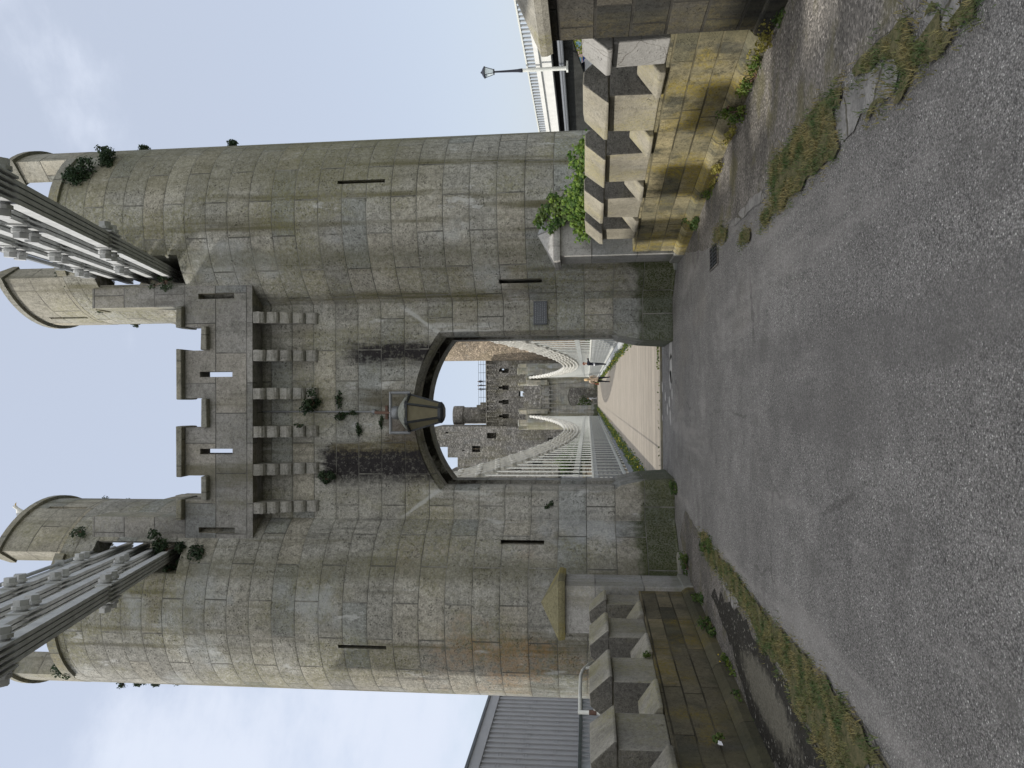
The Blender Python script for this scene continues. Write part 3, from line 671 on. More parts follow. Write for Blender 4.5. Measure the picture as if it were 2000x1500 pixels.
    for sx in (1, -1):
        f = MB().box(*sorted((sx*(2.055 if sx > 0 else 2.004), sx*2.5)), -1.303, 2.12, 7.94, 11.2)
        MB().box(*sorted((sx*2.06, sx*2.75)), 2.122, 2.4, 8.2, 11.5).build('rear_buttress', M['merl'], root)
        fo = f.build('flank_wall', M['merl'], root)
        fo.data.materials.append(M['par'])
        for q in fo.data.polygons:
            if abs(q.normal.y) > .9 and q.center.y < -1.2: q.material_index = 1
        MB().box(*sorted((sx*2.035, sx*2.52)), -1.1, 2.13, 11.2, 11.28).build('coping', M['top'], root, bevel=.01)
        for fy in (-1,):
            sx0 = sx*2.24
            b = MB().box(sx0-.05, sx0+.05, -1.306, -1.29, 8.30, 9.02)
        cb = [cutbox(sx*2.24-.052, sx*2.24+.052, -1.5, -.95, 8.30, 9.02)]
        boolean(fo, cb)
    return root
tower = make_tower()
far_tower = copy_tree(tower)
far_tower.location = (AX, TF, 0); far_tower.rotation_euler = (0, 0, PI)
far_tower['label'] = 'small distant limestone bridge tower at the far end in front of the castle'

# plaque
p0, p1 = at(1042, 589, 13.92), at(1068.5, 634, 13.92)
pl = empty('plaque', (p0.x, 13.92, p1.z), 'dark slate plaque with rows of fine lettering beside the arch', 'plaque')
MB().box(p1.x-p0.x, 0, -.045, .01, 0, p0.z-p1.z).build('slab', M['slate'], pl, bevel=.004)
lb = MB(); ww = p0.x-p1.x
for r_ in range(7):
    x = -ww+.03; z = (p0.z-p1.z)-.035-r_*.034
    while x < -.03:
        l = rnd.uniform(.012, .04); lb.box(x, min(x+l, -.025), -.047, -.0445, z-.008, z+.004); x += l+.012
lb.build('lettering', M['slatel'], pl)

# lantern in the arch
LY = 13.36
def lantern():
    c = at(812, 806, LY); zt = at(800, 806, LY).z; zb = at(866, 806, LY).z; sc = LY/F*1.02
    root = empty('lantern', (c.x, LY, zb), 'large six sided hanging lantern with amber panes under the arch crown', 'lantern')
    rt, rb, h = 34*sc*1.06, 17*sc*1.08, zt-zb; ph = R(30)*0
    def ring(r, z): return [Vector((r*math.cos(PI/6*0+k*PI/3+R(0)), r*math.sin(k*PI/3), z)) for k in range(6)]
    top, bot = ring(rt, h), ring(rb, .08*h)
    fb = MB()
    for k in range(6):
        fb.bar(top[k], bot[k], .035, .035)
        fb.bar(top[k], top[(k+1) % 6], .045, .05); fb.bar(bot[k], bot[(k+1) % 6], .05, .05)
    fb.lathe([(rb*1.06, .1*h), (rb*1.05, .02*h), (rb*.8, -.03*h), (rb*.5, -.04*h)], 6)
    fb.lathe([(rb*.3, -.02*h), (rb*.9, 0.0)], 6)
    fb.build('frame', M['iron'], root, uv=None)
    for k in range(6):
        a, b, d, e = top[k]*.985, top[(k+1) % 6]*.985, bot[(k+1) % 6]*.985, bot[k]*.985
        for q, z in ((a, h), (b, h), (d, .08*h), (e, .08*h)): q.z = z
        n = (b-a).cross(e-a).normalized()*.006
        MB().prism([a, b, d, e], [a+n, b+n, d+n, e+n]).build('pane', M['pane'], root, uv=None)
    MB().lathe([(rt*1.0, h+.0), (rt*.86, h+.07), (rt*.55, h+.15), (rt*.36, h+.19), (rt*.3, h+.2)], 24).build('dome', M['dome'], root, uv=None, smooth=True)
    MB().lathe([(rt*.33, h+.19), (rt*.36, h+.22), (rt*.36, h+.30), (rt*.26, h+.33), (rt*.12, h+.34)], 20).build('cap', M['pipe'], root, uv=None, smooth=True)
    zf = at(763, 806, LY).z-zb
    hb = MB(); wx = 39*sc
    hb.tube([(-wx, 0, h-.01), (-wx, 0, zf), ], .028, 8); hb.tube([(wx, 0, h-.01), (wx, 0, zf)], .028, 8); hb.tube([(-wx-.02, 0, zf), (wx+.02, 0, zf)], .03, 8)
    hb.bar((-wx, 0, h), (-rt*.95, 0, h-.02), .03, .03); hb.bar((wx, 0, h), (rt*.95, 0, h-.02), .03, .03)
    hb.build('hanger_frame', M['pipe'], root, uv=None)
    ab = MB(); zw = at(733, 803, 13.8).z-zb; yw = 13.92-LY
    ab.tube([(.0, 0, h+.3), (0, 0, zf+.02), (0, .06, zf+.16), (0, .3, zw-.05), (.01, yw-.04, zw)], .028, 8)
    ab.box(-.13, .13, yw-.04, yw+.01, zf+.2, zf+.25)
    ab.build('bracket_arm', M['rust'], root, uv=None)
    cb = MB(); ztop = at(520, 803, 13.9).z-zb
    cb.tube([(.01, yw-.035, zw), (.02, yw-.035, (zw+ztop)/2), (.03, yw-.035, ztop+.6)], .017, 8); cb.lathe([(.0, -.05), (.045, -.03), (.05, 0), (.045, .03), (0, .05)], 12, (.01, yw-.06, zw+.04))
    cb.build('conduit', M['pipe'], root, uv=None)
lantern()

# ------------------------------------------------------------------ suspension chains
def backstay_dir(sx): return Vector((.086 if sx > 0 else -.115, 1, .41)).normalized()
ZT = [9.58, 9.94, 10.33, 10.72]
COUP = [[212, -14], [238, 51], [115], [160]]
def zcat(Y): return 3.2+(11.1-3.2)*((Y-69)/54.2)**2
def make_chain(sx, label):
    root = empty('suspension_chain', (AX+sx*3.2, TY, 0), label, 'chain', 'suspension chains of the bridge')
    O = Vector(root.location)
    def coupling(mb, bb, c, d, lat, upv, L=.58, nb=5, w=.22, hh=.20):
        for k in range(nb):
            o = lat*(-w/2+w*k/(nb-1)); mb.bar(c-d*L/2+o, c+d*L/2+o, .026, hh, upv)
        for s_ in (-1, 1):
            q = c+d*s_*.17
            mb.tube([q-lat*(w/2+.035), q+lat*(w/2+.035)], .066, 14)
            if bb is not None: bb.append((q, lat))
    # backstay: four tiers
    d = backstay_dir(sx); lat = Vector((1, 0, 0)) - d*d.x; lat.normalize(); upv = lat.cross(d)
    for ti, z0 in enumerate(ZT):
        p0 = Vector((AX+sx*2.72, 13.3, z0)); mb = MB(); bolts = []
        def P_(Y): return p0 + d*((Y-13.3)/d.y) - O
        ys = []
        for v in COUP[ti]:
            lo, hi = 2.0, 13.3
            for _ in range(40):
                mid = (lo+hi)/2; q = proj(P_(mid)+O)[0]
                if q > v: hi = mid
                else: lo = mid
            ys.append(mid)
        ys.sort(reverse=True); pitch = 2.85
        while ys[-1] > -4: ys.append(ys[-1]-pitch)
        ends = [15.0]+ys
        for i in range(len(ends)-1):
            for k in range(4):
                o = lat*(-.0825+.055*k); a = P_(ends[i])-(d*.1 if i else Vector()); b = P_(ends[i+1])+d*.1
                mb.bar(a+o, b+o, .041, .125, upv)
        tier = mb.build('chain_tier', M['steel'], root, uv=None)
        for Y in ys[:3]:
            cb = MB(); bl = []; coupling(cb, bl, P_(Y), d, lat, upv)
            cb.build('coupling_plate', M['steel'], tier, uv=None, bevel=.006)
            for q, l in bl:
                for s_ in (-1, 1):
                    e = q+l*s_*.145; MB().tube([e, e+l*s_*.035], .088, 14).build('washer', M['steel'], tier, uv=None); e = e+l*s_*.035; MB().tube([e, e+l*s_*.06], .074, 6).build('bolt', M['steel'], tier, uv=None)
    # cable conduit bundle on top
    cb = MB()
    for k, (dx, dz, r) in enumerate(((0, 11.02, .05), (.07, 11.07, .03), (-.08, 11.05, .035))):
        p0 = Vector((AX+sx*2.72+dx, 13.3, dz)); a = p0+d*1.6-O; b = p0-d*15-O; cb.tube([a, (a+b)/2, b], r, 8)
    for t in (2.2, 4.0, 5.8, 7.6): 
        q = Vector((AX+sx*2.72, 13.3, 11.04))-d*t-O; cb.bar(q-lat*.14, q+lat*.14, .03, .13, upv)
    cb.build('cable_conduit', M['steelg'], root, uv=None)
    # main span: five tiers
    X = 0.0; lat = Vector((1, 0, 0)); pitch = 2.72
    for ti in range(5):
        mb = MB(); dz = -.66+.33*ti; Y = 15.2+pitch*((ti*.4) % 1)-pitch
        while Y < TF-.6:
            a = Vector((X, max(Y, 15.2), zcat(max(Y, 15.2))+dz))-Vector((0, O.y, 0)); Y2 = min(Y+pitch, TF-.4); b = Vector((X, Y2, zcat(Y2)+dz))-Vector((0, O.y, 0))
            if Y2 > 15.4:
                dd = (b-a).normalized(); up_ = lat.cross(dd)
                far = Y > 80
                for k in range(5 if not far else 3):
                    o = lat*((-.11+.055*k) if not far else (-.10+.10*k)); mb.bar(a+o, b+o, .020 if not far else .045, .075, up_)
                if Y2 < TF-2 and not far: coupling(mb, None, b, dd, lat, up_, .5, 5, .26, .17)
                elif Y2 < TF-2: mb.bar(b-dd*.26, b+dd*.26, .34, .16, up_); 
                if far:
                    for s_ in (-1, 1): mb.tube([b+dd*s_*.15-lat*.23, b+dd*s_*.15+lat*.23], .05, 6)
            Y += pitch
        mb.build('chain_tier', M['chain'], root, uv=None)
    # hanger rods down to the deck edge, each with its clamp box
    Y = 17.4; n = 0
    while Y < TF-2.5:
        zb = zcat(Y)-.62-.06; hb = MB(); y = Y-O.y
        if zb > 1.6:
            hb.tube([(0, y, -.3), (0, y, zb+.1)], .03, 6)
            if zb > 2.5: hb.box(-.055, .055, y-.04, y+.04, 2.02, 2.28)
            hb.box(-.05, .05, y-.08, y+.08, zb-.05, zb+.35)
            hb.build('hanger', M['steelw'], root, uv=None); n += 1
        Y += 1.63
    return root
make_chain(1, 'right hand suspension chain of flat pale bars from overhead through the right turret')
make_chain(-1, 'left hand suspension chain of flat pale bars from overhead through the left turret')

# ------------------------------------------------------------------ bridge deck and railings
mb = MB(); ny = 60
mb.box(-2.06, AX+2.1+.03, 16.24, 121.4, -.25, 0.02); dk = mb.build('bridge_deck', M['deck'], uv=None); tag(dk, kind='structure')
mb = MB().box(AX-3.4, AX+3.4, 16.6, 121.6, -.6, -.30); tag(mb.build('deck_underside', M['conc2'], uv=None), kind='structure')
for sx, lab in ((1, 'grey service pipe on the right edge of the bridge deck'), (-1, 'grey edge plate on the left edge of the bridge deck')):
    r = empty('service_pipe' if sx > 0 else 'edge_plate', (AX+sx*2.72, 17, 0), lab, 'pipe' if sx > 0 else 'edge plate')
    if sx > 0:
        mb = MB(); mb.tube([(0, 0, -.02), (0, 10.2, -.02)], .17, 14); mb.tube([(0, 10.75, -.02), (0, 45, -.02)], .17, 14); mb.tube([(0, 45.3, -.02), (0, 104, -.02)], .17, 10); mb.build('pipe_run', M['steelg'], r, uv=None, smooth=True)
        MB().tube([(0, 10.1, -.02), (0, 10.85, -.02)], .135, 12).build('joint', M['black'], r, uv=None)
    else:
        MB().box(-.12, .26, 0, 104.2, -.2, -.02).build('plate', M['conc2'], r, uv=None)
def make_rail(sx, label):
    X = AX+sx*3.2; r = empty('lattice_railing', (X, 17, 0), label, 'railing', 'lattice railings of the bridge')
    L = 104.3; MB().box(-.07, .07, 0, L, 1.36, 1.44).build('top_rail', M['steelw'], r, uv=None)
    MB().box(-.03, .03, 0, L, 1.18, 1.355).build('fascia_strip', M['steelg'], r, uv=None)
    MB().box(-.08, .08, 0, L, -.02, .10).build('bottom_rail', M['steelw'], r, uv=None)
    lb = MB()
    for k in range(6): z = .13+.205*k; lb.box(-.018, .018, 0, L, z-.032, z+.032)
    y = .1
    while y < L-.3:
        lb.box(-.026, .026, y-.04, y+.24, .1, 1.19); y += .815
    lb.build('lattice', M['bar'] if sx < 0 else M['steelg'], r, uv=None)  # left bars darker: that side's shade put into their colour
    MB().add([(sx*.034, 0, .1), (sx*.034, L, .1), (sx*.034, L, 1.18), (sx*.034, 0, 1.18)], [(0, 1, 2, 3)]).build('infill_sheet', M['infill'], r, uv=None)
    y = .4
    while y < L-.5:
        MB().box(-.06, .06, y-.03, y+.03, -.1, 1.36).build('post', M['steelw'], r, uv=None); y += 1.63
    # thin cable along the clamp boxes
    MB().tube([(0.0, 0, 2.0), (0, L, 2.0)], .012, 6).build('wire', M['pipe'], r, uv=None)
make_rail(1, 'right hand pale lattice railing of the bridge, sunlit inner face')
make_rail(-1, 'left hand pale lattice railing of the bridge, shaded inner face')

# plants along both deck edges: nobody could count the sprigs
fb = MB()
for sx, x0, wd in ((-1, AX-1.84, .33), (1, AX+2.12, .24)):
    Y = 16.4
    while Y < 118:
        den = mnoise.noise((Y*.35, sx*3, 0))
        k = int((16 if sx < 0 else 10)*(1+den*1.3))
        for _ in range(max(1, k)):
            x = x0+sx*(wd*.15+rnd.gauss(0, wd*.38)); y = Y+rnd.uniform(-.2, .2); h = rnd.uniform(.02, .2)*(1+den)
            leaf(fb, (x, y, .02+max(.02, h)), rvec()+Vector((0, -.4, .6)), rnd.uniform(.04, .085)*(1.0 if Y < 60 else 1.7), 0 if rnd.random() < .95 else 1)
        Y += .22 if Y < 60 else .45
tag(fb.build('edge_plants', [M['leafw'], M['petal']], uv=None), kind='stuff')
fb = MB()
for _ in range(70): leaf(fb, (rnd.uniform(.6, 1.2) if rnd.random() < .6 else rnd.uniform(-1.7, 1.2), 16.27+rnd.uniform(-.03, .06), .03+rnd.uniform(0, .05)), rvec()+Vector((0, 0, .5)), .05)
tag(fb.build('sill_moss', M['leafw'], uv=None), kind='stuff')

# ------------------------------------------------------------------ roadside parapet walls
def lerp(a, b, t): return a+(b-a)*t
def wall(side, A, B, y_near, merlons, mats, label, zt=1.59):
    A = Vector((*A, 0)); B = Vector((*B, 0)); d = (A-B).normalized()          # from near to far (towards the tower)
    out = Vector((0, 0, 1)).cross(d)*(1 if side < 0 else -1)                   # away from the road
    T = .44
    r = empty('parapet_wall', (B.x, B.y, 0), label, 'wall', 'roadside parapet walls', rz=0)
    def L(s, o, z): p = B+d*s+out*o; return (p.x-B.x, p.y-B.y, z)
    def sY(y): return (y-B.y)/d.y
    s0, s1 = sY(y_near), sY(A.y)
    zb = .83
    mb = MB(); mb.hexa([L(s0, 0, -.3), L(s1, 0, -.3), L(s1, T, -.3), L(s0, T, -.3), L(s0, 0, zb), L(s1, 0, zb), L(s1, T, zb), L(s0, T, zb)])
    bo = mb.build('base_courses', mats[0], r, uv=None)
    me = bo.data; l = me.uv_layers.new(name='UVMap')
    for p in me.polygons:
        for li in p.loop_indices:
            v = me.vertices[me.loops[li].vertex_index].co; w = Vector((v.x, v.y, 0)); l.data[li].uv = (w.dot(d)+5, v.z+.02)
    mb = MB(); q = -.055
    sec = [(q-.03, -.3), (q-.02, .10), (q+.0, .14), (.01, .19), (.01, -.3)]
    mb.prism([L(s0, o, z) for o, z in sec], [L(s1, o, z) for o, z in sec]); pb = mb.build('plinth', mats[0], r)
    me = pb.data; l = me.uv_layers[0]
    for p in me.polygons:
        for li in p.loop_indices:
            v = me.vertices[me.loops[li].vertex_index].co; l.data[li].uv = (Vector((v.x, v.y, 0)).dot(d)+3, v.z*.3+.03)
    last = None
    for (ya, yb, rend) in merlons:
        a, b = sorted((sY(ya), sY(yb))); m_ = M['rend'] if rend else mats[1]
        mb = MB(); sec = [(.02, zb-.002), (.02, 1.335), (T-.02, 1.335), (T-.02, zb-.002)]
        mb.prism([L(a, o, z) for o, z in sec], [L(b, o, z) for o, z in sec])
        sec = [(-.055, 1.335), (-.055, 1.375), (T*.5-.07, zt), (T*.5+.07, zt), (T+.055, 1.375), (T+.055, 1.335)]
        mb.prism([L(a-.01, o, z) for o, z in sec], [L(b+.01, o, z) for o, z in sec])
        mo = mb.jit(.011).build('merlon', [m_, M['dark_end']], r, bevel=.014)
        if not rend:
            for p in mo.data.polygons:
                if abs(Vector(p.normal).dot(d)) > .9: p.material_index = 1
    # sloped crenel sills between
    ms = sorted((tuple(sorted((sY(a), sY(b)))) for a, b, _ in merlons))
    gaps = [(ms[i][1], ms[i+1][0]) for i in range(len(ms)-1)]
    if ms[0][0]-s0 > .12: gaps.insert(0, (s0, ms[0][0]))
    for a, b in gaps:
        sec = [(-.05, zb+.004), (-.05, zb+.05), (T*.5, zb+.24), (T+.04, zb+.05), (T+.04, zb+.004)]
        MB().prism([L(a+.012, o, z) for o, z in sec], [L(b-.012, o, z) for o, z in sec]).jit(.009).build('crenel_sill', mats[1], r, bevel=.014)
    return r
LA, LB = (-3.04, 11.62), (-3.28, 7.0)
RA, RB = (2.34, 12.2), (3.08, 6.6)
wall(-1, LA, LB, -6, [(11.47, 11.0, 0), (10.44, 9.75, 0), (9.12, 8.38, 0), (7.69, 6.98, 0), (6.3, 5.55, 0), (4.85, 4.1, 0), (3.4, 2.6, 0), (1.9, 1.1, 0), (.4, -.4, 0), (-1.2, -2, 0), (-2.8, -3.6, 0)], (M['wallL'], M['merL']), 'left roadside wall, dark, with sloped grey merlons')
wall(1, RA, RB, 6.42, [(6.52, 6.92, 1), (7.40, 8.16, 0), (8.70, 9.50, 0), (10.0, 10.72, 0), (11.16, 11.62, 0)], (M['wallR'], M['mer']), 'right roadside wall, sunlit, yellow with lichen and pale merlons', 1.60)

def pier(name, x0, x1, y0, y1, zc, label, body, cap, bevel=.01, skew=0):
    r = empty(name, ((x0+x1)/2, (y0+y1)/2, 0), label, 'stone pier', 'capped stone piers of the walls'); w, l = (x1-x0)/2, (y1-y0)/2
    MB().box(-w, w, -l, l, -.3, zc).build('shaft', body, r, bevel=bevel)
    MB().box(-w-.03, w+.03, -l-.03, l+.03, -.3, .16).build('plinth', body, r, bevel=.02)
    m_ = MB(); e = .09; c = [(-w-e, -l-e), (w+e, -l-e), (w+e, l+e), (-w-e, l+e)]
    m_.prism([(x*.97, y*.97, zc-.002) for x, y in c], [(x, y, zc+.05) for x, y in c]); m_.prism([(x, y, zc+.05) for x, y in c], [(x, y, zc+.10) for x, y in c])
    m_.add([(x, y, zc+.101) for x, y in c]+[(0, 0, zc+.40)], [(0, 1, 4), (1, 2, 4), (2, 3, 4), (3, 0, 4), (3, 2, 1, 0)])
    m_.build('pyramid_cap', cap, r)
    return r
pier('stone_pier', -3.72, -2.98, 11.6, 12.34, 1.97, 'stone pier with yellow lichened pyramid cap beside the left turret', M['pier'], M['capm'])
pier('stone_pier', 2.30, 3.2, 12.22, 12.95, 2.02, 'stone pier with ivy on its grey pyramid cap beside the right turret', M['pier'], M['pier'])
pier('stone_pier', 3.08, 3.95, 5.45, 6.38, 1.86, 'dark stone pier with grey cap cut by the edge of the photo', M['darkpier'], M['merL'])

# white scrap and small finds
c = atx(1408, 1466, -3.2); 
tag(MB().add([(c.x+.06, c.y-.03, c.z-.015), (c.x+.065, c.y+.03, c.z-.01), (c.x+.07, c.y+.035, c.z+.018), (c.x+.058, c.y+.0, c.z+.026), (c.x+.06, c.y-.028, c.z+.012)], [(0, 1, 2, 3, 4)]).build('paper_scrap', M['whitec'], uv=None), 'small white paper scrap stuck on the left roadside wall', 'paper scrap').modifiers.new('t', 'SOLIDIFY').thickness = .004
# drain
c = gr(1391, 505); dr = empty('drain_grate', (c.x, c.y, 0), 'iron drain grating in a stone gully near the right pier', 'drain')
MB().box(-.15, .15, -.46, .12, -.05, .0145).build('frame', M['gravel'], dr); MB().box(-.13, .13, -.42, .05, .0146, .018).build('pit', M['dark'], dr, uv=None)
db = MB()
for k in range(6): db.box(-.12+k*.044, -.105+k*.044, -.42, .05, .018, .026)
db.box(-.13, .13, -.2, -.175, .02, .03); db.build('grate', M['iron'], dr, uv=None)

# ------------------------------------------------------------------ plants on the stonework
def on(px, py, Y): return at(px, py, Y)
PL = [ # px, py, depth, (rx,ry,rz), leaves, size, label
 (147, 338, 13.15, (.26, .2, .30), 260, .075, 'dense dark shrub just under the crenel of the right turret'),
 (211, 313, 13.45, (.2, .16, .17), 170, .07, 'round dark shrub below the outer merlon of the right turret'),
 (201, 292, 14.2, (.1, .15, .13), 80, .06, 'small shrub on the right turret edge nearest its top'),
 (285, 288, 14.5, (.09, .14, .13), 70, .06, 'small shrub on the right turret edge below the topmost one'),
 (455, 281, 14.6, (.1, .14, .14), 90, .06, 'lowest dark tuft on the right turret edge against the sky'),
 (118, 543, 13.45, (.18, .14, .16), 150, .06, 'shrub on top of the wall beside the right chain slot'),
 (322, 549, 13.35, (.12, .12, .14), 80, .05, 'ivy sprig under the right chain where it enters the tower'),
 (196, 607, 14.0, (.06, .06, .09), 40, .045, 'tiny sprig on the sunlit right flank wall, outer one'),
 (206, 626, 15.0, (.06, .06, .1), 45, .045, 'tiny sprig on the sunlit right flank wall, inner one'),
 (266, 633, 16.75, (.06, .1, .13), 55, .05, 'sprig on the inner edge of the right flank wall against the sky'),
 (125, 1043, 13.9, (.2, .12, .16), 160, .06, 'shrub on the left inner merlon below the perched gull'),
 (156, 1040, 13.4, (.1, .1, .16), 80, .05, 'ivy on the shoulder of the left flank wall'),
 (375, 1086, 13.3, (.24, .18, .28), 300, .07, 'big dark shrub on the left turret just under the chain'),
 (322, 1072, 13.3, (.19, .16, .22), 210, .07, 'dark shrub at the foot of the left chain slot'),
 (330, 1112, 13.25, (.09, .1, .1), 60, .06, 'ivy sprig behind the left chain bars'),
 (130, 1300, 13.5, (.27, .2, .26), 260, .065, 'spreading shrub under the left turret crenel'),
 (145, 1233, 13.2, (.13, .1, .1), 70, .06, 'small shrub below the left chain high on the turret'),
 (240, 1337, 14.6, (.06, .1, .11), 45, .05, 'topmost tuft on the left turret edge against the cloud'),
 (268, 1337, 14.6, (.06, .1, .14), 55, .05, 'second tuft from the top on the left turret edge'),
 (305, 1336, 14.6, (.06, .1, .12), 50, .05, 'third tuft from the top on the left turret edge'),
 (345, 1336, 14.6, (.05, .1, .1), 40, .05, 'lowest tuft on the left turret edge against the cloud'),
 (198, 982, 15.0, (.12, .1, .12), 70, .05, 'ivy on the left inner merlon above the crenel arc'),
 (250, 979, 16.7, (.06, .1, .12), 50, .05, 'ivy on the inner edge of the left flank wall'),
 (330, 983, 16.6, (.07, .1, .12), 60, .05, 'sprig on the left flank wall standing out against the sky'),
 (155, 1008, 14.3, (.05, .05, .1), 30, .04, 'tiny green sprig below the slit of the left merlon'),
 (608, 790, 13.75, (.17, .12, .19), 200, .06, 'leafy shrub on the wall over the lantern between two corbels'),
 (636, 936, 13.82, (.14, .1, .13), 110, .06, 'round shrub on the gate wall above the left black stain'),
 (660, 782, 13.88, (.1, .05, .08), 60, .05, 'sprig on the gate wall just right of the lantern pipe'),
 (664, 812, 13.88, (.1, .05, .1), 70, .05, 'sprig on the gate wall just left of the lantern pipe'),
 (686, 808, 13.88, (.06, .05, .09), 50, .045, 'lower sprig beside the lantern pipe'),
 (700, 838, 13.9, (.16, .04, .05), 60, .045, 'fern row in a wall joint left of the lantern pipe'),
 (744, 826, 13.9, (.12, .04, .05), 55, .045, 'fern row in a wall joint just above the lantern frame'),
 (585, 832, 13.5, (.05, .05, .1), 30, .045, 'sprig on a corbel left of the lantern pipe'),
 (1071, 985, 13.88, (.07, .05, .06), 45, .045, 'small green tuft on the gate wall left of the arch'),
]
for px, py, Y, rad, n, s, lab in PL:
    tuft('wall_plant', on(px, py, Y), tuple(x*1.02 for x in rad), int(n*3.4), s*.74, M['leafd'], lab, lumps=7)

# bright ivy over the right parapet and pier
iv = empty('ivy', (2.8, 11.6, 1.5), 'bright green ivy hanging over the right wall and its far pier', 'ivy'); lb = MB(); sb = MB()
def ivy_at(px, py, Y, sp, n, s, bright):
    c = at(px, py, Y)
    for _ in range(n):
        p = c+Vector((rnd.gauss(0, sp), rnd.gauss(0, sp*.6), rnd.gauss(0, sp*.8))); leaf(lb, p-iv.location, Vector((-.3, -1, .5))+rvec()*.7, s*rnd.uniform(.6, 1.3), 0 if rnd.random() < bright else 1)
path = [(1143, 292, 10.4), (1133, 320, 10.6), (1140, 345, 10.9), (1145, 365, 11.2), (1150, 372, 11.3), (1128, 362, 11.2), (1133, 385, 11.5), (1120, 392, 11.7), (1138, 400, 11.6), (1125, 405, 11.8), (1135, 425, 11.9), (1130, 440, 12.0), (1140, 448, 12.0), (1125, 380, 11.5), (1105, 398, 12.0), (1088, 396, 12.1), (1080, 388, 12.15), (1090, 408, 12.1), (1105, 420, 12.1), (1075, 405, 12.2), (1062, 418, 12.25), (1052, 432, 12.3), (1090, 430, 12.15), (1078, 445, 12.2), (1110, 408, 12.0), (1145, 385, 11.3), (1155, 392, 11.3)]
prev = None
for i, (a, b, Y) in enumerate(path):
    br = .85 if a > 1112 else .25
    ivy_at(a, b, Y-.05, .085 if a > 1112 else .06, 95 if a > 1100 else 55, .066, br)
for a, b, Y in [(1165, 350, 10.55), (1185, 345, 10.5), (1190, 358, 10.5), (1175, 368, 10.6), (1205, 342, 10.4), (1160, 410, 11.3), (1210, 440, 11.5)]: ivy_at(a, b, Y, .035, 9, .08, .6)
lb.build('foliage', [M['leafg'], M['bush']], iv, uv=None)
for i in range(len(path)-1):
    p, q = at(*path[i][:2], path[i][2])-iv.location, at(*path[i+1][:2], path[i+1][2])-iv.location
    if (p-q).length < .8: sb.tube([p, (p+q)/2+Vector((0, .02, .02)), q], .008, 5)
sb.build('stem', M['rust'], iv, uv=None)

# weeds at the foot of the walls
def weed(px, py, rad, n, s, mat, label, fl=0, dz=.3): 
    p = gr(px, py); rad = tuple(x*1.1 for x in rad); tuft('weed_clump', (p.x, p.y, rad[2]*dz), rad, int(n*2.6), s*.66, M[mat], label, 'weed', 'weeds at the foot of the walls', lumps=4, flowers=fl)
WD = [(1522, 28, (.1, .2, .10), 170, .05, 'bush', 'dark green weed at the corner of the dark near pier'),
 (1500, 75, (.09, .3, .12), 240, .04, 'leafy', 'pale yellow dry grass tuft next to the dark near pier'),
 (1478, 150, (.09, .25, .12), 190, .045, 'leafw', 'green and russet weed below the repaired white merlon'),
 (1455, 215, (.07, .2, .12), 120, .045, 'leafw', 'thin weed at the right wall below the widest lit merlon'),
 (1430, 270, (.06, .35, .09), 150, .045, 'leafy', 'long dry grass row midway along the right wall'),
 (1408, 330, (.06, .3, .09), 130, .045, 'leafy', 'yellowish grass below the third merlon of the right wall'),
 (1392, 368, (.08, .25, .1), 120, .045, 'leafw', 'weed with pink flower at the right wall foot'),
 (1363, 430, (.08, .35, .13), 190, .05, 'bush', 'leafy weed beside the far end of the right wall'),
 (1340, 470, (.12, .3, .12), 160, .06, 'bush', 'broad leaved weed in front of the ivy pier foot'),
 (1312, 645, (.13, .12, .1), 100, .05, 'leafw', 'green weed at the right corner of the gateway'),
 (1322, 950, (.12, .14, .09), 110, .05, 'bush', 'dark weed at the left corner of the gateway'),
 (1345, 1112, (.2, .2, .12), 150, .06, 'bush', 'dark leafy weed at the left pier foot nearest the turret'),
 (1368, 1175, (.12, .3, .11), 180, .055, 'bush', 'dark weed row below the nearest joint of the left pier'),
 (1390, 1215, (.08, .3, .09), 120, .05, 'bush', 'weeds along the left wall under its second merlon'),
 (1425, 1295, (.07, .3, .1), 120, .05, 'leafw', 'weed with a yellow flower at the left wall under its third merlon'),
 (1450, 1370, (.06, .3, .08), 90, .05, 'bush', 'low weeds at the left wall where the fourth merlon begins'),
 (1478, 1430, (.06, .25, .09), 100, .05, 'bush', 'weeds at the left wall near the photo edge'),
 (1415, 1045, (.16, .3, .05), 160, .04, 'bush', 'flat dark green moss clump at the start of the left verge')]
for i, a in enumerate(WD):
    if i == 17: a = (1388, 1062)+a[2:]
    weed(*a[:7], fl=3 if 'yellow flower' in a[6] else 0)
for px, py, lab in ((1418, 208, 'fern growing from a joint halfway up the right wall'), (1370, 268, 'small sprig in a middle joint of the right wall'), (1262, 1278, 'sprig on the sloped sill between left merlons'), (1401, 1440, 'sprig in a low joint of the left wall')):
    X = wallx(1, 7.6) if py < 700 else -3.2
    p = atx(px, py, X-.05 if py < 700 else -3.15); tuft('wall_plant', p, (.05, .07, .07), 50, .04, M['bush'], lab, group='plants in the roadside walls', lumps=3)

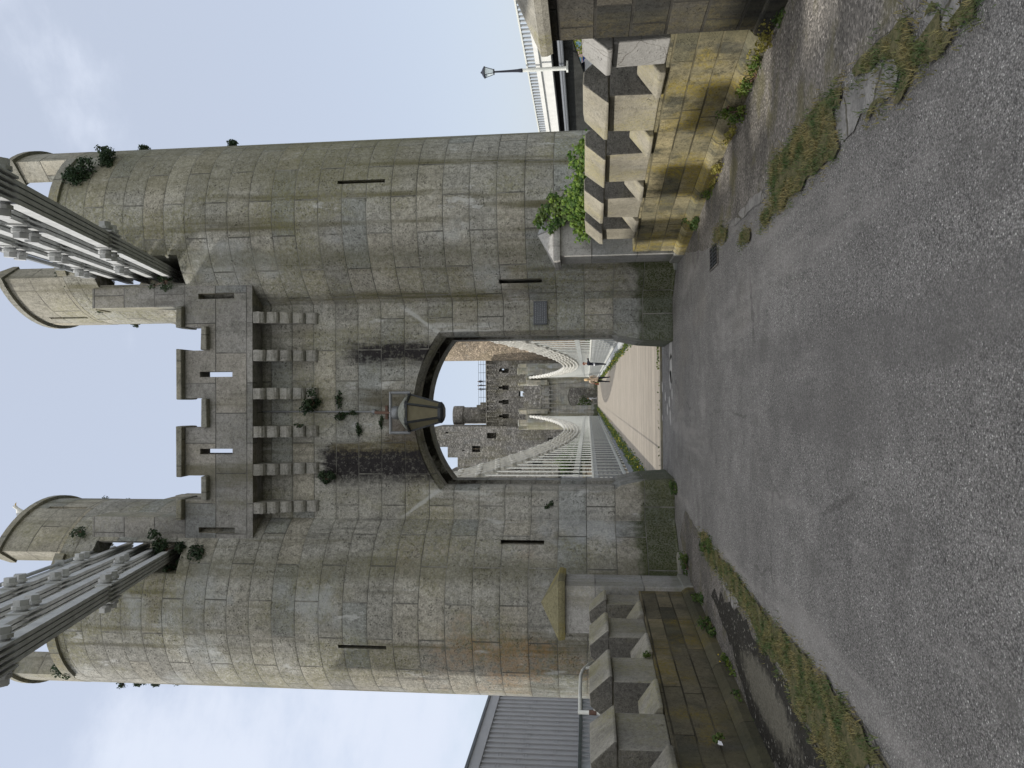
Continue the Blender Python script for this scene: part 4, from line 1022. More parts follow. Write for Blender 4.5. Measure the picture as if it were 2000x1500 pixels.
# ------------------------------------------------------------------ gull on the left turret
def gull():
    c = at(47, 1010, 14.3); s = 1.15
    r = empty('gull', (c.x, c.y, c.z-.17), 'white gull with grey wings perched on the left turret coping', 'bird')
    prof = [(-.27, .10, .008), (-.20, .125, .035), (-.12, .15, .065), (-.03, .175, .085), (.06, .19, .085), (.12, .215, .068), (.155, .25, .045), (.175, .285, .042), (.195, .315, .042), (.215, .325, .036), (.235, .32, .018)]
    mb = MB(); n = 12; vs = []; fs = []
    for x, z, ra in prof:
        for k in range(n): a = 2*PI*k/n; vs.append((x*.9*s, ra*math.sin(a)*s*.9, (z+ra*math.cos(a)*1.05)*s))
    for i in range(len(prof)-1):
        for k in range(n): fs.append((i*n+k, i*n+(k+1) % n, (i+1)*n+(k+1) % n, (i+1)*n+k))
    fs += [tuple(range(n))[::-1], tuple((len(prof)-1)*n+k for k in range(n))]
    mb.add(vs, fs); b = mb.build('body', M['feather'], r, uv=None, smooth=True)
    MB().tube([(.205*s, 0, .32*s), (.24*s, 0, .315*s), (.265*s, 0, .30*s)], [.014, .011, .003], 8).build('beak', M['beak'], r, uv=None)
    for q in (-1, 1):
        MB().add([(.08*s, q*.078*s, .24*s), (.07*s, q*.088*s, .15*s), (-.12*s, q*.07*s, .12*s), (-.33*s, q*.02*s, .11*s), (-.15*s, q*.06*s, .2*s)], [(0, 1, 2, 3, 4)]).build('wing', M['grey_f'], r, uv=None).modifiers.new('t', 'SOLIDIFY').thickness = .012
        MB().tube([(0, q*.03, .1*s), (.01, q*.03, .05), (0, q*.03, .0), (.04, q*.03, -.0)], .006, 6).build('leg', M['beak'], r, uv=None)
        MB().lathe([(.002, -.005), (.006, 0), (.002, .005)], 8, (.205*s, q*.03*s, .335*s)).build('eye', M['black'], r, uv=None)
gull()

# ------------------------------------------------------------------ people
def person(name, loc, rz, J, E, root_j, zones, mats, label, kids=(), hair=None, sc=1.0):
    r = empty(name, loc, label, 'person', rz=rz); r.scale = (sc, sc, sc)
    names = list(J); me = bpy.data.meshes.new('body'); me.from_pydata([J[n][0] for n in names], [(names.index(a), names.index(b)) for a, b in E], [])
    o = bpy.data.objects.new('body', me); COL.objects.link(o)
    sk = o.modifiers.new('skin', 'SKIN'); sk.use_smooth_shade = True
    for i, n in enumerate(names):
        rr = J[n][1]; me.skin_vertices[0].data[i].radius = rr if isinstance(rr, tuple) else (rr, rr)
        me.skin_vertices[0].data[i].use_root = (n == root_j)
    su = o.modifiers.new('sub', 'SUBSURF'); su.levels = 1; su.render_levels = 1
    dg = bpy.context.evaluated_depsgraph_get(); dg.update(); m2 = bpy.data.meshes.new_from_object(o.evaluated_get(dg)); o.modifiers.clear(); o.data = m2
    m2.materials.clear()
    for q in mats: m2.materials.append(q)
    for p in m2.polygons: p.material_index = zones(p.center); p.use_smooth = True
    o.parent = r
    return r
def hands(J, E, wrist, base, dirv, side, pre):
    d = Vector(dirv).normalized(); w = Vector(base); sd = Vector(side).normalized()
    J[pre+'palm'] = (tuple(w+d*.06), (.035, .02)); E.append((wrist, pre+'palm'))
    for k, (l, o) in enumerate(((.065, -.033), (.078, -.011), (.074, .011), (.06, .033))):
        q = w+d*.10+sd*o; J[pre+'f%da' % k] = (tuple(q), .010); e = q+d*l*.55+Vector((0, 0, -.006)); J[pre+'f%db' % k] = (tuple(e), .009); f = e+d*l*.4+sd.cross(d)*.015; J[pre+'f%dc' % k] = (tuple(f), .008)
        E += [(pre+'palm', pre+'f%da' % k), (pre+'f%da' % k, pre+'f%db' % k), (pre+'f%db' % k, pre+'f%dc' % k)]
    q = w+d*.04-sd*.045; J[pre+'t'] = (tuple(q), .011); J[pre+'t2'] = (tuple(q+d*.04-sd*.015), .009); E += [(pre+'palm', pre+'t'), (pre+'t', pre+'t2')]
def headparts(r, c, hm, hair_long=False, faced=(0, -1, 0), skin='skin', hm_scale=1.0):
    c = Vector(c); f = Vector(faced).normalized(); rt = f.cross(Vector((0, 0, 1)))
    hb = MB(); n = 16; vs = []; fs = []; rows = 9
    for i in range(rows):
        t = PI*.62*i/(rows-1)
        for k in range(n):
            a = 2*PI*k/n; dv = (f*math.cos(a)*1.12+rt*math.sin(a)*.92)*math.sin(t); fr = max(0, dv.dot(f))
            z = math.cos(t); 
            if fr > .35 and z < .35: z = .35+(z-.35)*.15
            vs.append(c+Vector((dv.x, dv.y, z*1.18))*.108*hm_scale+Vector((0, 0, .012))-f*.012)
    for i in range(rows-1):
        for k in range(n): fs.append((i*n+k, i*n+(k+1) % n, (i+1)*n+(k+1) % n, (i+1)*n+k))
    hb.add(vs, fs)
    if hair_long: hb.tube([c-f*.06+Vector((0, 0, .02)), c-f*.09-Vector((0, 0, .1)), c-f*.085-Vector((0, 0, .22))], [.085, .09, .05], 12)
    hb.build('hair', M[hm], r, uv=None, smooth=True)
def std(lean=0):
    J = {'pelvis': ((0, 0, .95), (.15, .105)), 'waist': ((0, lean*.3, 1.10), (.135, .095)), 'chest': ((0, lean*.7, 1.30), (.165, .11)), 'neck0': ((0, lean, 1.45), (.075, .065)), 'neck': ((0, lean, 1.52), (.052, .052)),
         'head': ((0, lean*1.05-.008, 1.61), (.075, .088)), 'crown': ((0, lean*1.05, 1.70), (.066, .08))}
    E = [('pelvis', 'waist'), ('waist', 'chest'), ('chest', 'neck0'), ('neck0', 'neck'), ('neck', 'head'), ('head', 'crown')]
    J['nose'] = ((0, lean*1.05-.105, 1.605), .012); E.append(('head', 'nose'))
    for q, s in (('r', 1), ('l', -1)): J['ear'+q] = ((s*.078, lean*1.05+.01, 1.61), .012); E.append(('head', 'ear'+q))
    return J, E
# man: stands side-on at the right railing, navy jacket, arm on the rail
J, E = std(-.06)
for q, s in (('r', 1), ('l', -1)):
    J['hip'+q] = ((s*.09, 0, .88), .092); J['knee'+q] = ((s*.095, -.015+s*.02, .49), .060); J['ank'+q] = ((s*.09, .02+s*.03, .09), .042); J['heel'+q] = ((s*.09, .03+s*.03, .045), .042); J['toe'+q] = ((s*.10, -.16+s*.03, .035), .036)
    E += [('pelvis', 'hip'+q), ('hip'+q, 'knee'+q), ('knee'+q, 'ank'+q), ('ank'+q, 'heel'+q), ('heel'+q, 'toe'+q)]
J['shr'] = ((.19, -.04, 1.40), .062); J['elr'] = ((.22, -.34, 1.36), .050); J['wrr'] = ((.17, -.55, 1.47), .034)
J['shl'] = ((-.19, -.04, 1.40), .062); J['ell'] = ((-.22, -.28, 1.28), .050); J['wrl'] = ((-.12, -.50, 1.44), .034)
for q in 'rl': E += [('chest', 'sh'+q), ('sh'+q, 'el'+q), ('el'+q, 'wr'+q)]
hands(J, E, 'wrr', J['wrr'][0], (-.1, -.5, .55), (1, 0, 0), 'R'); hands(J, E, 'wrl', J['wrl'][0], (.1, -.6, .45), (1, 0, 0), 'L')
def zman(c):
    if c.y < -.53 or c.z > 1.485 and c.y > -.3: return 3
    if c.z < .07: return 4
    if c.z < .93: return 1
    if c.z < 1.03 and c.y > -.3: return 2
    return 0
g0 = gr(1187, 711)
man = person('person', (g0.x, g0.y, .0), R(62), J, E, 'pelvis', zman, [M['navy'], M['denim'], M['whitec'], M['skin'], M['whitec']], 'auburn haired person in navy jacket leaning at the right bridge railing', sc=1.12)
headparts(man, (0, -.07, 1.645), 'redhair')
# woman: walks away, patterned cardigan, dark trousers
J, E = std(.0)
for q, s, dy in (('r', 1, -.16), ('l', -1, .12)):
    J['hip'+q] = ((s*.095, 0, .88), .095); J['knee'+q] = ((s*.13, dy*.6-.02, .48), .058); J['ank'+q] = ((s*.16, dy, .10), .040); J['heel'+q] = ((s*.16, dy+.015, .045), .040); J['toe'+q] = ((s*.19, dy-.15, .035), .036)
    E += [('pelvis', 'hip'+q), ('hip'+q, 'knee'+q), ('knee'+q, 'ank'+q), ('ank'+q, 'heel'+q), ('heel'+q, 'toe'+q)]
J['shr'] = ((.185, 0, 1.39), .06); J['elr'] = ((.24, .03, 1.12), .052); J['wrr'] = ((.16, -.16, 1.05), .034)
J['shl'] = ((-.185, 0, 1.39), .06); J['ell'] = ((-.25, .02, 1.12), .052); J['wrl'] = ((-.22, -.15, .98), .034)
for q in 'rl': E += [('chest', 'sh'+q), ('sh'+q, 'el'+q), ('el'+q, 'wr'+q)]
hands(J, E, 'wrr', J['wrr'][0], (-.2, -.7, -.1), (0, 0, 1), 'R'); hands(J, E, 'wrl', J['wrl'][0], (0, -.4, -.8), (0, 1, 0), 'L')
J['hem1'] = ((0, .0, .90), (.175, .13)); E.append(('pelvis', 'hem1'))
def zwom(c):
    if c.z > 1.50 or (abs(c.x) > .1 and c.y < -.19 and c.z > .8): return 2
    if c.z < .07: return 3
    if c.z < .84: return 1
    return 0
g0 = gr(1192, 741)
wom = person('person', (g0.x, g0.y, .0), R(175), J, E, 'pelvis', zwom, [M['knit'], M['navy'], M['skin'], M['leather']], 'fair haired person in a patterned brown cardigan walking on the bridge', sc=1.04)
headparts(wom, (0, .0, 1.65), 'blond', True)
bq = wom.matrix_world if False else None
bag = empty('shoulder_bag', (g0.x-.31, g0.y+.02, .80), 'brown leather bag hanging at the side of the walking person', 'bag')
MB().box(-.07, .07, -.15, .15, 0, .26).build('pouch', M['leather'], bag, uv=None, bevel=.03)
MB().tube([(0, -.12, .25), (.03, -.08, .45), (.10, .0, .66), (.03, .08, .45), (0, .12, .25)], .012, 6).build('strap', M['leather'], bag, uv=None)
# small person in white beyond the far gate
J, E = std(-.02)
for q, s, dy in (('r', 1, -.14), ('l', -1, .14)):
    J['hip'+q] = ((s*.09, 0, .88), .09); J['knee'+q] = ((s*.1, dy*.6-.03, .48), .058); J['ank'+q] = ((s*.1, dy, .10), .040); J['toe'+q] = ((s*.11, dy-.14, .04), .036)
    E += [('pelvis', 'hip'+q), ('hip'+q, 'knee'+q), ('knee'+q, 'ank'+q), ('ank'+q, 'toe'+q)]
for q, s in (('r', 1), ('l', -1)):
    J['sh'+q] = ((s*.185, 0, 1.40), .06); J['el'+q] = ((s*.22, -.1, 1.14), .048); J['wr'+q] = ((s*.18, -.3, 1.05), .033); E += [('chest', 'sh'+q), ('sh'+q, 'el'+q), ('el'+q, 'wr'+q)]
    hands(J, E, 'wr'+q, J['wr'+q][0], (0, -.8, -.2), (1, 0, 0), q.upper())
c = at(1159, 778, TF+1.5)
tp = person('person', (c.x, TF+1.5, .0), R(-70), J, E, 'pelvis', lambda c: 1 if c.z > 1.49 or (c.y < -.28) else (2 if c.z < .07 else 0), [M['whitec'], M['skin'], M['denim']], 'small figure in white beyond the far gate of the bridge', sc=.95)
headparts(tp, (0, -.02, 1.65), 'blond')
# people on the castle wall walk
def mini(px, py, Y, hgt, col, label, rz):
    J, E = std(0)
    for q, s in (('r', 1), ('l', -1)):
        J['hip'+q] = ((s*.09, 0, .88), .09); J['knee'+q] = ((s*.1, 0, .48), .058); J['ank'+q] = ((s*.1, 0, .10), .040); J['toe'+q] = ((s*.11, -.14, .04), .036)
        J['sh'+q] = ((s*.185, 0, 1.40), .06); J['el'+q] = ((s*.23, -.05, 1.14), .048); J['wr'+q] = ((s*.2, -.2, .98), .033)
        E += [('pelvis', 'hip'+q), ('hip'+q, 'knee'+q), ('knee'+q, 'ank'+q), ('ank'+q, 'toe'+q), ('chest', 'sh'+q), ('sh'+q, 'el'+q), ('el'+q, 'wr'+q)]
        hands(J, E, 'wr'+q, J['wr'+q][0], (0, -.4, -.8), (0, 1, 0), q.upper())
    c = at(px, py, Y)
    t = person('person', c, rz, J, E, 'pelvis', lambda c: 1 if c.z > 1.49 else (2 if c.z < .9 else 0), [M[col], M['skin'], M['denim']], label, sc=hgt/1.78)
    headparts(t, (0, 0, 1.65), 'redhair')

# ------------------------------------------------------------------ castle beyond the bridge
CY = 142.0
cr = empty('castle', (0, CY, 0), 'ruined grey rubble castle with round towers behind the far bridge tower', 'castle')
def CL(px, py, Y=CY): p = at(px, py, Y); return p.x, p.z
def cpart(mb, name, mat=None, cut=None, cyl=None, parent=None):
    o = mb.build(name, mat or M['cast'], None, cyl=cyl)
    if cut: boolean(o, cut, ident, cyl)
    o.location = (0, 0, 0); o.parent = parent or cr; o.matrix_parent_inverse = Matrix.Translation((0, -CY, 0)); return o
x0, zt = CL(950, 838); x1, _ = CL(950, 690)
x0 = CL(950, 838)[0]; cw = MB().box(x0, x1+4, CY, CY+4, -6, zt)
k = 0; xx = x0+.3
while xx < x1: cw.box(xx, xx+.32, CY-.38, CY+.1, zt-2.1, zt-.2); xx += 1.0
cw.box(x0-.2, x1+2, CY-.42, CY+.0, zt-.2, zt+.02)
cuts = []
for py in (724, 757, 785, 813):
    a, z0 = CL(993.5, py+4.3); b, z1 = CL(974, py-4.3); cuts.append(cutbox(a, b, CY-1, CY+2.2, z0, z1-.7)); cuts.append(cutbox(a+.22, b-.22, CY-1, CY+2.2, z1-.71, z1))
a, z0 = CL(982, 722); b, z1 = CL(976, 719); cuts.append(cutbox(a, b, CY-1, CY+6, z0, z1))
for px, py, w, h in ((985, 833, 4, 9), (1000, 718, 2, 3), (992, 837, 2, 6)):
    a, z0 = CL(px+h/2, py+w/2); b, z1 = CL(px-h/2, py-w/2); cuts.append(cutbox(a, b, CY-1, CY+1.5, z0, z1))
a, z0 = CL(1024, 774); b, z1 = CL(1013, 764); cuts.append(cutbox(a, b, CY-1, CY+6, z0, z1))
cpart(cw, 'curtain_wall', None, cuts)
# big left range
xl0, zl = CL(880, 960); xl1, _ = CL(880, 832)
lw = MB().box(xl0-8, CL(880, 871)[0], CY-3, CY+6, -6, CL(880, 871)[1]); lw.box(CL(863, 871)[0]+.01, CL(863, 832)[0], CY-3.05, CY+6, -6, CL(855, 850)[1])
a = CL(898, 905); b = CL(880, 890)
lw.box(xl0-8, CL(880, 905)[0], CY-2.9, CY+5, CL(898, 905)[1], CL(898, 905)[1]+.05)
cuts = [cutbox(CL(0+890, 918)[0], CL(890, 891)[0], CY-5, CY+8, CL(899, 890)[1], 40)]
for px, py, w, h in ((930, 877, 12, 16), (960, 851, 11, 18), (1005, 915, 3, 20), (873, 845, 3, 6), (905, 880, 2, 4)):
    a, z0 = CL(px+h/2, py+w/2, CY-3); b, z1 = CL(px-h/2, py-w/2, CY-3); cuts.append(cutbox(a, b, CY-5, CY-.6, z0, z1))
lo = cpart(lw, 'west_range', None, cuts)
a, z0 = CL(938, 877.5, CY-3); b, z1 = CL(922, 876.5, CY-3); cpart(MB().box(a, b, CY-2.6, CY-2.3, z0, z1), 'window_mullion', M['castl'])
# slender stair turret
def ct(px0, px1, y0, y1, Y, name, mat=None, over=.25, n=28):
    a, zb = CL(px1, y1, Y); b, zt_ = CL(px0, y0, Y); c = (a+b)/2; r_ = (b-a)/2/1.04
    mb = MB().lathe([(r_, -6), (r_, zt_-2.2), (r_+over, zt_-2.0), (r_+over, zt_-.2), (r_+over-.05, zt_)], n, (c, Y+r_, 0))
    return cpart(mb, name, mat, None, (c, Y+r_, r_)), c, r_, zt_
t_, c, r_, z_ = ct(884, 945, 795, 829, CY+5, 'stair_turret')
sb = MB(); a, z0 = CL(950, 800, CY+3); b, z1 = CL(938, 786, CY+3); sb.box(a, b, CY+3, CY+6, 0, z1); a2, z2 = CL(938, 800, CY+3.2); b2, z3 = CL(931, 791, CY+3.2); sb.box(a2, b2, CY+3.1, CY+5.9, z1, z3); cpart(sb, 'stepped_wall')
# right round tower, sunlit side
a, zt_ = CL(850, 703, CY-8); Rr = 7.2; mb = MB().lathe([(Rr, -6), (Rr*.985, 34)], 56, (a+Rr, CY-8+Rr, 0)); cpart(mb, 'round_tower', M['castl'], None, (a+Rr, CY-8+Rr, Rr))
# barbican rubble wall seen between the far turrets
a, z0 = CL(1157, 806, 133); b, z1 = CL(1021, 746, 133); bb = MB().box(a-2, b+3, 133, 134.5, -6, z1-.4)
for k in range(9): x = lerp(a, b, k/9); bb.box(x, x+.55, 133.05, 134.4, z1-.45, z1-.4+rnd.uniform(.1, .7))
cpart(bb, 'barbican_wall', M['cast'])
# side masonry with dark openings, low left
a, z0 = CL(1157, 960, 136); b, z1 = CL(1000, 845, 136); lowm = MB().box(a-6, b+1, 136, 138.5, -6, z1); cuts = []
for px, py, w, h in ((1008, 916, 4, 22), (1085, 890, 16, 50), (1050, 905, 8, 20), (1090, 860, 10, 40), (1110, 925, 20, 40)):
    q, zz0 = CL(px+h/2, py+w/2, 136); p, zz1 = CL(px-h/2, py-w/2, 136); cuts.append(cutbox(q, p, 135, 137.8, zz0, zz1))
cpart(lowm, 'lower_ward_wall', M['cast'], cuts)
rb = MB().box(CL(950, 668, 137)[0]-1, CL(950, 600, 137)[0], 136.4, 139, -6, CL(1040, 668, 137)[1]); cuts = []
for px, py, w, h in ((1100, 668, 5, 30), (1085, 684, 5, 24), (1068, 676, 4, 16)):
    q, zz0 = CL(px+h/2, py+w/2, 136.4); p, zz1 = CL(px-h/2, py-w/2, 136.4); cuts.append(cutbox(q, p, 135, 138, zz0, zz1))
cpart(rb, 'lower_ward_wall', M['cast'], cuts)
# wall-walk railing
a, z0 = CL(950, 792, CY+.6); b, z1 = CL(950, 704, CY+.6); rl = MB()
for z in (z0+.55, z0+1.05, z0+1.5): rl.tube([(a, CY+.6, z), (b, CY+.6, z)], .03, 5)
x = a
while x < b: rl.tube([(x, CY+.6, z0-.2), (x, CY+.6, z0+1.5)], .035, 5); x += 1.6
cpart(rl, 'wall_walk_railing', M['iron'])
mini(950, 745, CY+1.2, 1.75, 'navy', 'dark figure on the castle wall walk, rightmost of three', R(20))
mini(950, 753, CY+1.4, 1.75, 'denim', 'dark figure on the castle wall walk, middle of three', R(60))
mini(950, 760, CY+1.3, 1.7, 'navy', 'dark figure on the castle wall walk, leftmost of three', R(-30))
# golden stone stub by the far left bank
a = at(1158, 931, 60); bst = empty('stone_stub', (a.x, 60, -3), 'pale gold stone pier end beyond the left railing', 'stone pier end')
pz = at(1143, 920, 60).z+3; w_ = (at(1150, 909, 60).x-at(1150, 931, 60).x)
MB().box(0, w_, 0, 1.4, -2, pz).build('shaft', M['castl'], bst); MB().box(-.08, w_+.08, -.08, 1.5, pz, pz+.22).build('cap', M['mer'], bst)

# castle rock: terrain rising from the river
def terrain(name, x0, x1, y0, y1, nx, ny, fz, mat):
    mb = MB(); vs = [(lerp(x0, x1, i/nx), lerp(y0, y1, j/ny), fz(lerp(x0, x1, i/nx), lerp(y0, y1, j/ny))) for j in range(ny+1) for i in range(nx+1)]
    fs = [(j*(nx+1)+i, j*(nx+1)+i+1, (j+1)*(nx+1)+i+1, (j+1)*(nx+1)+i) for j in range(ny) for i in range(nx)]
    o = mb.add(vs, fs).build(name, mat, uv=None); return tag(o, kind='structure')
terrain('castle_rock', -60, 60, 106, 200, 60, 40, lambda x, y: max(-5.2, min(-.35, -5.2+(y-110)*.42+mnoise.noise((x*.2, y*.2, 0))*1.4)) if y > 108 else -5.4, M['rock'])
terrain('far_hill', -900, 900, 420, 1400, 60, 12, lambda x, y: -6+max(0, (y-440)*.02)+mnoise.noise((x*.004, y*.004, 2))*5, M['land'])

def tree(name, base, h, cr_, n, s, mat, label, group, trunk=True, cat='tree'):
    r = empty(name, base, label, cat, group); lb = MB(); sb = MB()
    sb.tube([(0, 0, -1), (.1*cr_*.3, 0, h*.3), (0, .05, h*.6)], [cr_*.09+.05, cr_*.07+.03, cr_*.03+.02], 8)
    for k in range(12):
        o = Vector((rnd.gauss(0, .42)*cr_, rnd.gauss(0, .42)*cr_, h*.62+rnd.gauss(0, .24)*h*.62)); rr = cr_*rnd.uniform(.26, .5)
        sb.tube([(0, 0, h*.35), o*.6+Vector((0, 0, h*.1)), o], [.06, .035, .015], 5)
        for _ in range(n//12):
            d = rvec(); leaf(lb, o+d*rr*rnd.uniform(.4, 1.08), d+rvec(), s*rnd.uniform(.6, 1.3))
    sb.build('trunk', M['rust'], r, uv=None); lb.build('crown', mat, r, uv=None)
for px, py, Y, h, c_, lab in ((1098, 918, 112, 7.0, 2.6, 'leftmost bright green bush beyond the left hangers'), (1112, 900, 116, 6.5, 2.4, 'dark green bush beside the leftmost bright one behind the hangers'), (1120, 878, 118, 7.0, 2.2, 'thin green bush on the castle bank behind the middle left hangers'),
     (1128, 858, 118, 6.0, 1.6, 'low green bush by the left foot of the far tower'), (1138, 672, 116, 4.0, 1.8, 'green bush behind the right hangers below the castle')):
    p = at(px+25, py, Y); tree('bush', (p.x, Y, max(-4.5, p.z-h*.55)), h, c_, 1100, .32, M['bush'], lab, 'bushes on the castle bank', cat='bush')
p = at(1140, 783, 131); tuft('ivy', (p.x, 131.9, p.z), (1.1, .4, 1.5), 300, .25, M['bush'], 'dark ivy on the castle wall seen through the far arch', 'ivy', None, stem=False)

# ------------------------------------------------------------------ left: iron tubular railway bridge and its portal
TX = -12.0
tb0 = empty('tubular_bridge', (TX, 24, 0), 'grey ribbed iron tubular railway bridge left of the gate tower', 'railway bridge')
zt = atx(910, 1498, TX).z; zt2 = atx(958, 1352, TX).z; ztop = (zt+zt2)/2
zch = atx(937, 1498, TX).z; zled = atx(1131, 1450, TX).z
def TL(mb, n, m_, **k): return mb.build(n, m_, tb0, uv=None, **k)
LN = 98; Y0 = -11.5
TL(MB().box(-4.2, 0, Y0, LN, zled, zch+.2), 'side_wall', M['tube'])
rb = MB(); y = Y0
while y < LN: rb.box(-.01, .06, y-.03, y+.03, zled+.05, zch); y += .36
TL(rb, 'rib', M['tube'])
rv = MB(); y = Y0; i = 0
while y < LN:
    for z in (lerp(zled, zch, .25+.3*(i % 2)), lerp(zled, zch, .62+.2*(i % 2))): rv.box(.0, .022, y+.05, y+.31, z-.03, z+.03); rv.box(.0, .026, y+.05, y+.31, z+.07, z+.10)
    y += .36; i += 1
TL(rv, 'cover_strap', M['tube'])
TL(MB().box(-4.3, .10, Y0, LN, zch, ztop-.10), 'top_chord', M['tube']); 
ed = MB().box(-4.3, .16, Y0, LN, ztop-.10, ztop-.05); ed.box(-4.3, .13, Y0, LN, ztop-.05, ztop); TL(ed, 'cornice', M['conc2'])
TL(MB().box(-4.2, .5, Y0, LN, zled-.10, zled), 'ledge', M['tubed'])
fn = MB(); zf = zled-.10
y = Y0+11
while y < 46:
    fn.bar((.46, y, zf-.0), (.46, y+.35, zf-1.6), .02, .03, (1, 0, 0)); fn.bar((.46, y+.35, zf), (.46, y, zf-1.6), .02, .03, (1, 0, 0)); y += .35
TL(fn, 'lattice_apron', M['tube']); TL(MB().box(-4.0, .40, Y0, LN, zf-3.2, zf), 'lower_flange', M['steelg'])
pt = empty('railway_portal', (TX-3, 0, 0), 'tall castellated limestone railway portal beside the road on the left', 'portal')
HP = 12.35; pm = MB().box(-4, 3, -14, 13.9, -2, HP)
y = -14
while y < 13.4: pm.box(2.4, 3.0, y, y+.9, HP, HP+1.0); pm.box(-4, -3.4, y, y+.9, HP, HP+1.0); y += 1.75
pm.build('wall', M['portal'], pt, bevel=0)
# bent white handrail behind the left wall
HX = -4.3; hr = empty('handrail', (HX, 10, 0), 'bent white tubular handrail behind the left roadside wall', 'handrail')
pts = [atx(p, q, HX) for p, q in ((1165, 1293), (1150, 1297), (1138, 1309), (1134, 1320), (1133, 1350), (1133, 1391))]
hb = MB(); L0 = Vector(hr.location); hb.tube([q-L0 for q in pts], .026, 10); hb.tube([pts[-1]-L0+Vector((0, 0, .03)), pts[-1]-L0+Vector((0, 0, -1.6))], .028, 10)
q = atx(1143, 1306, HX)-L0; hb.tube([q, q+Vector((.03, .15, -.25))], .02, 8); q = pts[-1]-L0; hb.tube([q+Vector((0, 0, -.2)), q+Vector((.35, .05, -.2))], .02, 8)
hb.build('tube', M['steelw'], hr, uv=None, smooth=True); MB().tube([q+Vector((0, 0, -.12)), q+Vector((0, 0, -.22))], .034, 10).build('rusty_clamp', M['rust'], hr, uv=None)
tag(MB().box(-8, -3.75, -12, 16, -3, -.9).build('lower_path', M['gravel']), kind='structure')

# ------------------------------------------------------------------ right: modern road bridge, lamp, far quay
RX = 22.0
rbr = empty('road_bridge', (RX, 40, 0), 'white modern road bridge with slatted parapet to the right of the tower', 'road bridge')
def zr(px, py): return atx(px, py, RX).z
z_top = (zr(1008.5, 42)+zr(1053, 248))/2; z_rb = (zr(1031.6, 42)+zr(1067, 248))/2; z_bb = (zr(1068, 42)+zr(1091, 248))/2
z_un = zr(1103, 200); z_lo = zr(1116, 248)
def RL(mb, n, m_): return mb.build(n, m_, rbr, uv=None)
A0, A1 = -18, 110
RL(MB().box(0, 8, A0, A1, z_bb, z_rb-.02), 'fascia', M['conc']); RL(MB().box(-.15, .12, A0, A1, z_rb-.28, z_rb), 'kerb_band', M['conc'])
RL(MB().box(-.13, .13, A0, A1, z_top-.09, z_top), 'handrail', M['steelw'])
bl = MB(); y = A0
while y < A1:
    if 35 < y < 82: RL(MB().box(-.05, .05, y, y+.13, z_rb, z_top-.09), 'baluster', M['steelg'])
    else: bl.box(-.05, .05, y, y+.13, z_rb, z_top-.09)
    y += .52
tag(RL(bl, 'balustrade', M['steelg']), kind='stuff')
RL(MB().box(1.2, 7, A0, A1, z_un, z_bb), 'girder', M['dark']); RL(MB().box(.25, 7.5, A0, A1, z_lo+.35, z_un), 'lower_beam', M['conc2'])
lp = MB().tube([(-.05, A0, z_un+.05), (-.05, A1, z_un+.05)], .13, 8); lp.tube([(-.05, A0, z_lo+.3), (-.05, A1, z_lo+.3)], .10, 8); RL(lp, 'service_main', M['pipe'])
# dark abutment with the springing of an arch: the far quay shows under it
ab = [atx(px, py, RX+.6) for px, py in ((1106, 30), (1112, 60), (1121, 90), (1130, 115), (1138, 138), (1146, 158), (1156, 175))]
ol = [(p.y-40, p.z) for p in ab]; y0_ = ol[-1][0]
ol = [(ol[0][0], z_lo+.36)] + ol + [(y0_+.3, -6), (A1, -6), (A1, z_lo+.36)]
RL(MB().prism([(.6, y, z) for y, z in ol], [(.85, y, z) for y, z in ol]), 'abutment', plain('dark_underside_stone', (.025, .026, .024), .5, 1.2, .95, bump=.05))  # dark underside of the approach put into the stone's colour
# lamp
p = atx(1106, 133, RX-.45); q = atx(938, 133, RX-.45); rr_ = q.z-p.z
lm = empty('street_lamp', (p.x, p.y, p.z), 'old style street lamp with black top and white lower post by the road bridge', 'street lamp')
zw = atx(1020, 133, RX-.45).z-p.z
MB().tube([(0, 0, 0), (0, 0, zw)], [.14, .11], 12).build('lower_post', M['steelw'], lm, uv=None); MB().lathe([(.12, zw), (.13, zw+.1), (.10, zw+.35), (.08, zw+.8), (.06, zw+rr_*.30), (.07, zw+rr_*.31)], 12).build('upper_post', M['black'], lm, uv=None, smooth=True)
zl = rr_-.85
MB().tube([(0, 0, zw+.6), (0, 0, zl)], .06, 10).build('stem', M['black'], lm, uv=None)
hf = MB()
hf.lathe([(.2, zl), (.2, zl+.06)], 8); hf.lathe([(.40, zl+.62), (.42, zl+.66), (.25, zl+.78), (.1, zl+.85), (.03, zl+.93)], 8)
for k in range(4): a = PI/4+k*PI/2; hf.bar((.17*math.cos(a), .17*math.sin(a), zl+.05), (.36*math.cos(a), .36*math.sin(a), zl+.63), .03, .03)
hf.build('lantern_frame', M['black'], lm, uv=None); MB().lathe([(.15, zl+.06), (.33, zl+.61)], 4, phase=PI/4).build('lantern_glass', M['glass'], lm, uv=None)
MB().box(-.2, .4, -.2, .2, -.12, .0).build('bracket', M['steelw'], lm, uv=None)
# far quay glimpsed past the right wall
hx = at(1118, 86, 90); hs = empty('house', (hx.x, 90, -.5), 'pinkish house with blue windows far off past the right wall', 'house')
MB().box(-6, 1.2, 0, 7, -1.5, 4.2).build('wall', plain('pink_render', (.42, .30, .27), .08, 1), hs, uv=None); MB().prism([(-6.4, -.4, 4.2), (-6.4, 3.5, 6.6), (-6.4, 7.4, 4.2)], [(1.6, -.4, 4.2), (1.6, 3.5, 6.6), (1.6, 7.4, 4.2)]).build('roof', M['conc2'], hs, uv=None)
wbm = plain('blue_window', (.14, .25, .32), .1, 3, .3)
for wx in (-4.6, -2.6, -.6):
    for wz in (.6, 2.5): MB().box(wx, wx+.9, -.06, .02, wz, wz+1.2).build('window', wbm, hs, uv=None)
tag(sheet('far_quay', [(26, 60), (120, 50), (120, 140), (26, 140)], M['conc2'], -1.0), kind='structure')
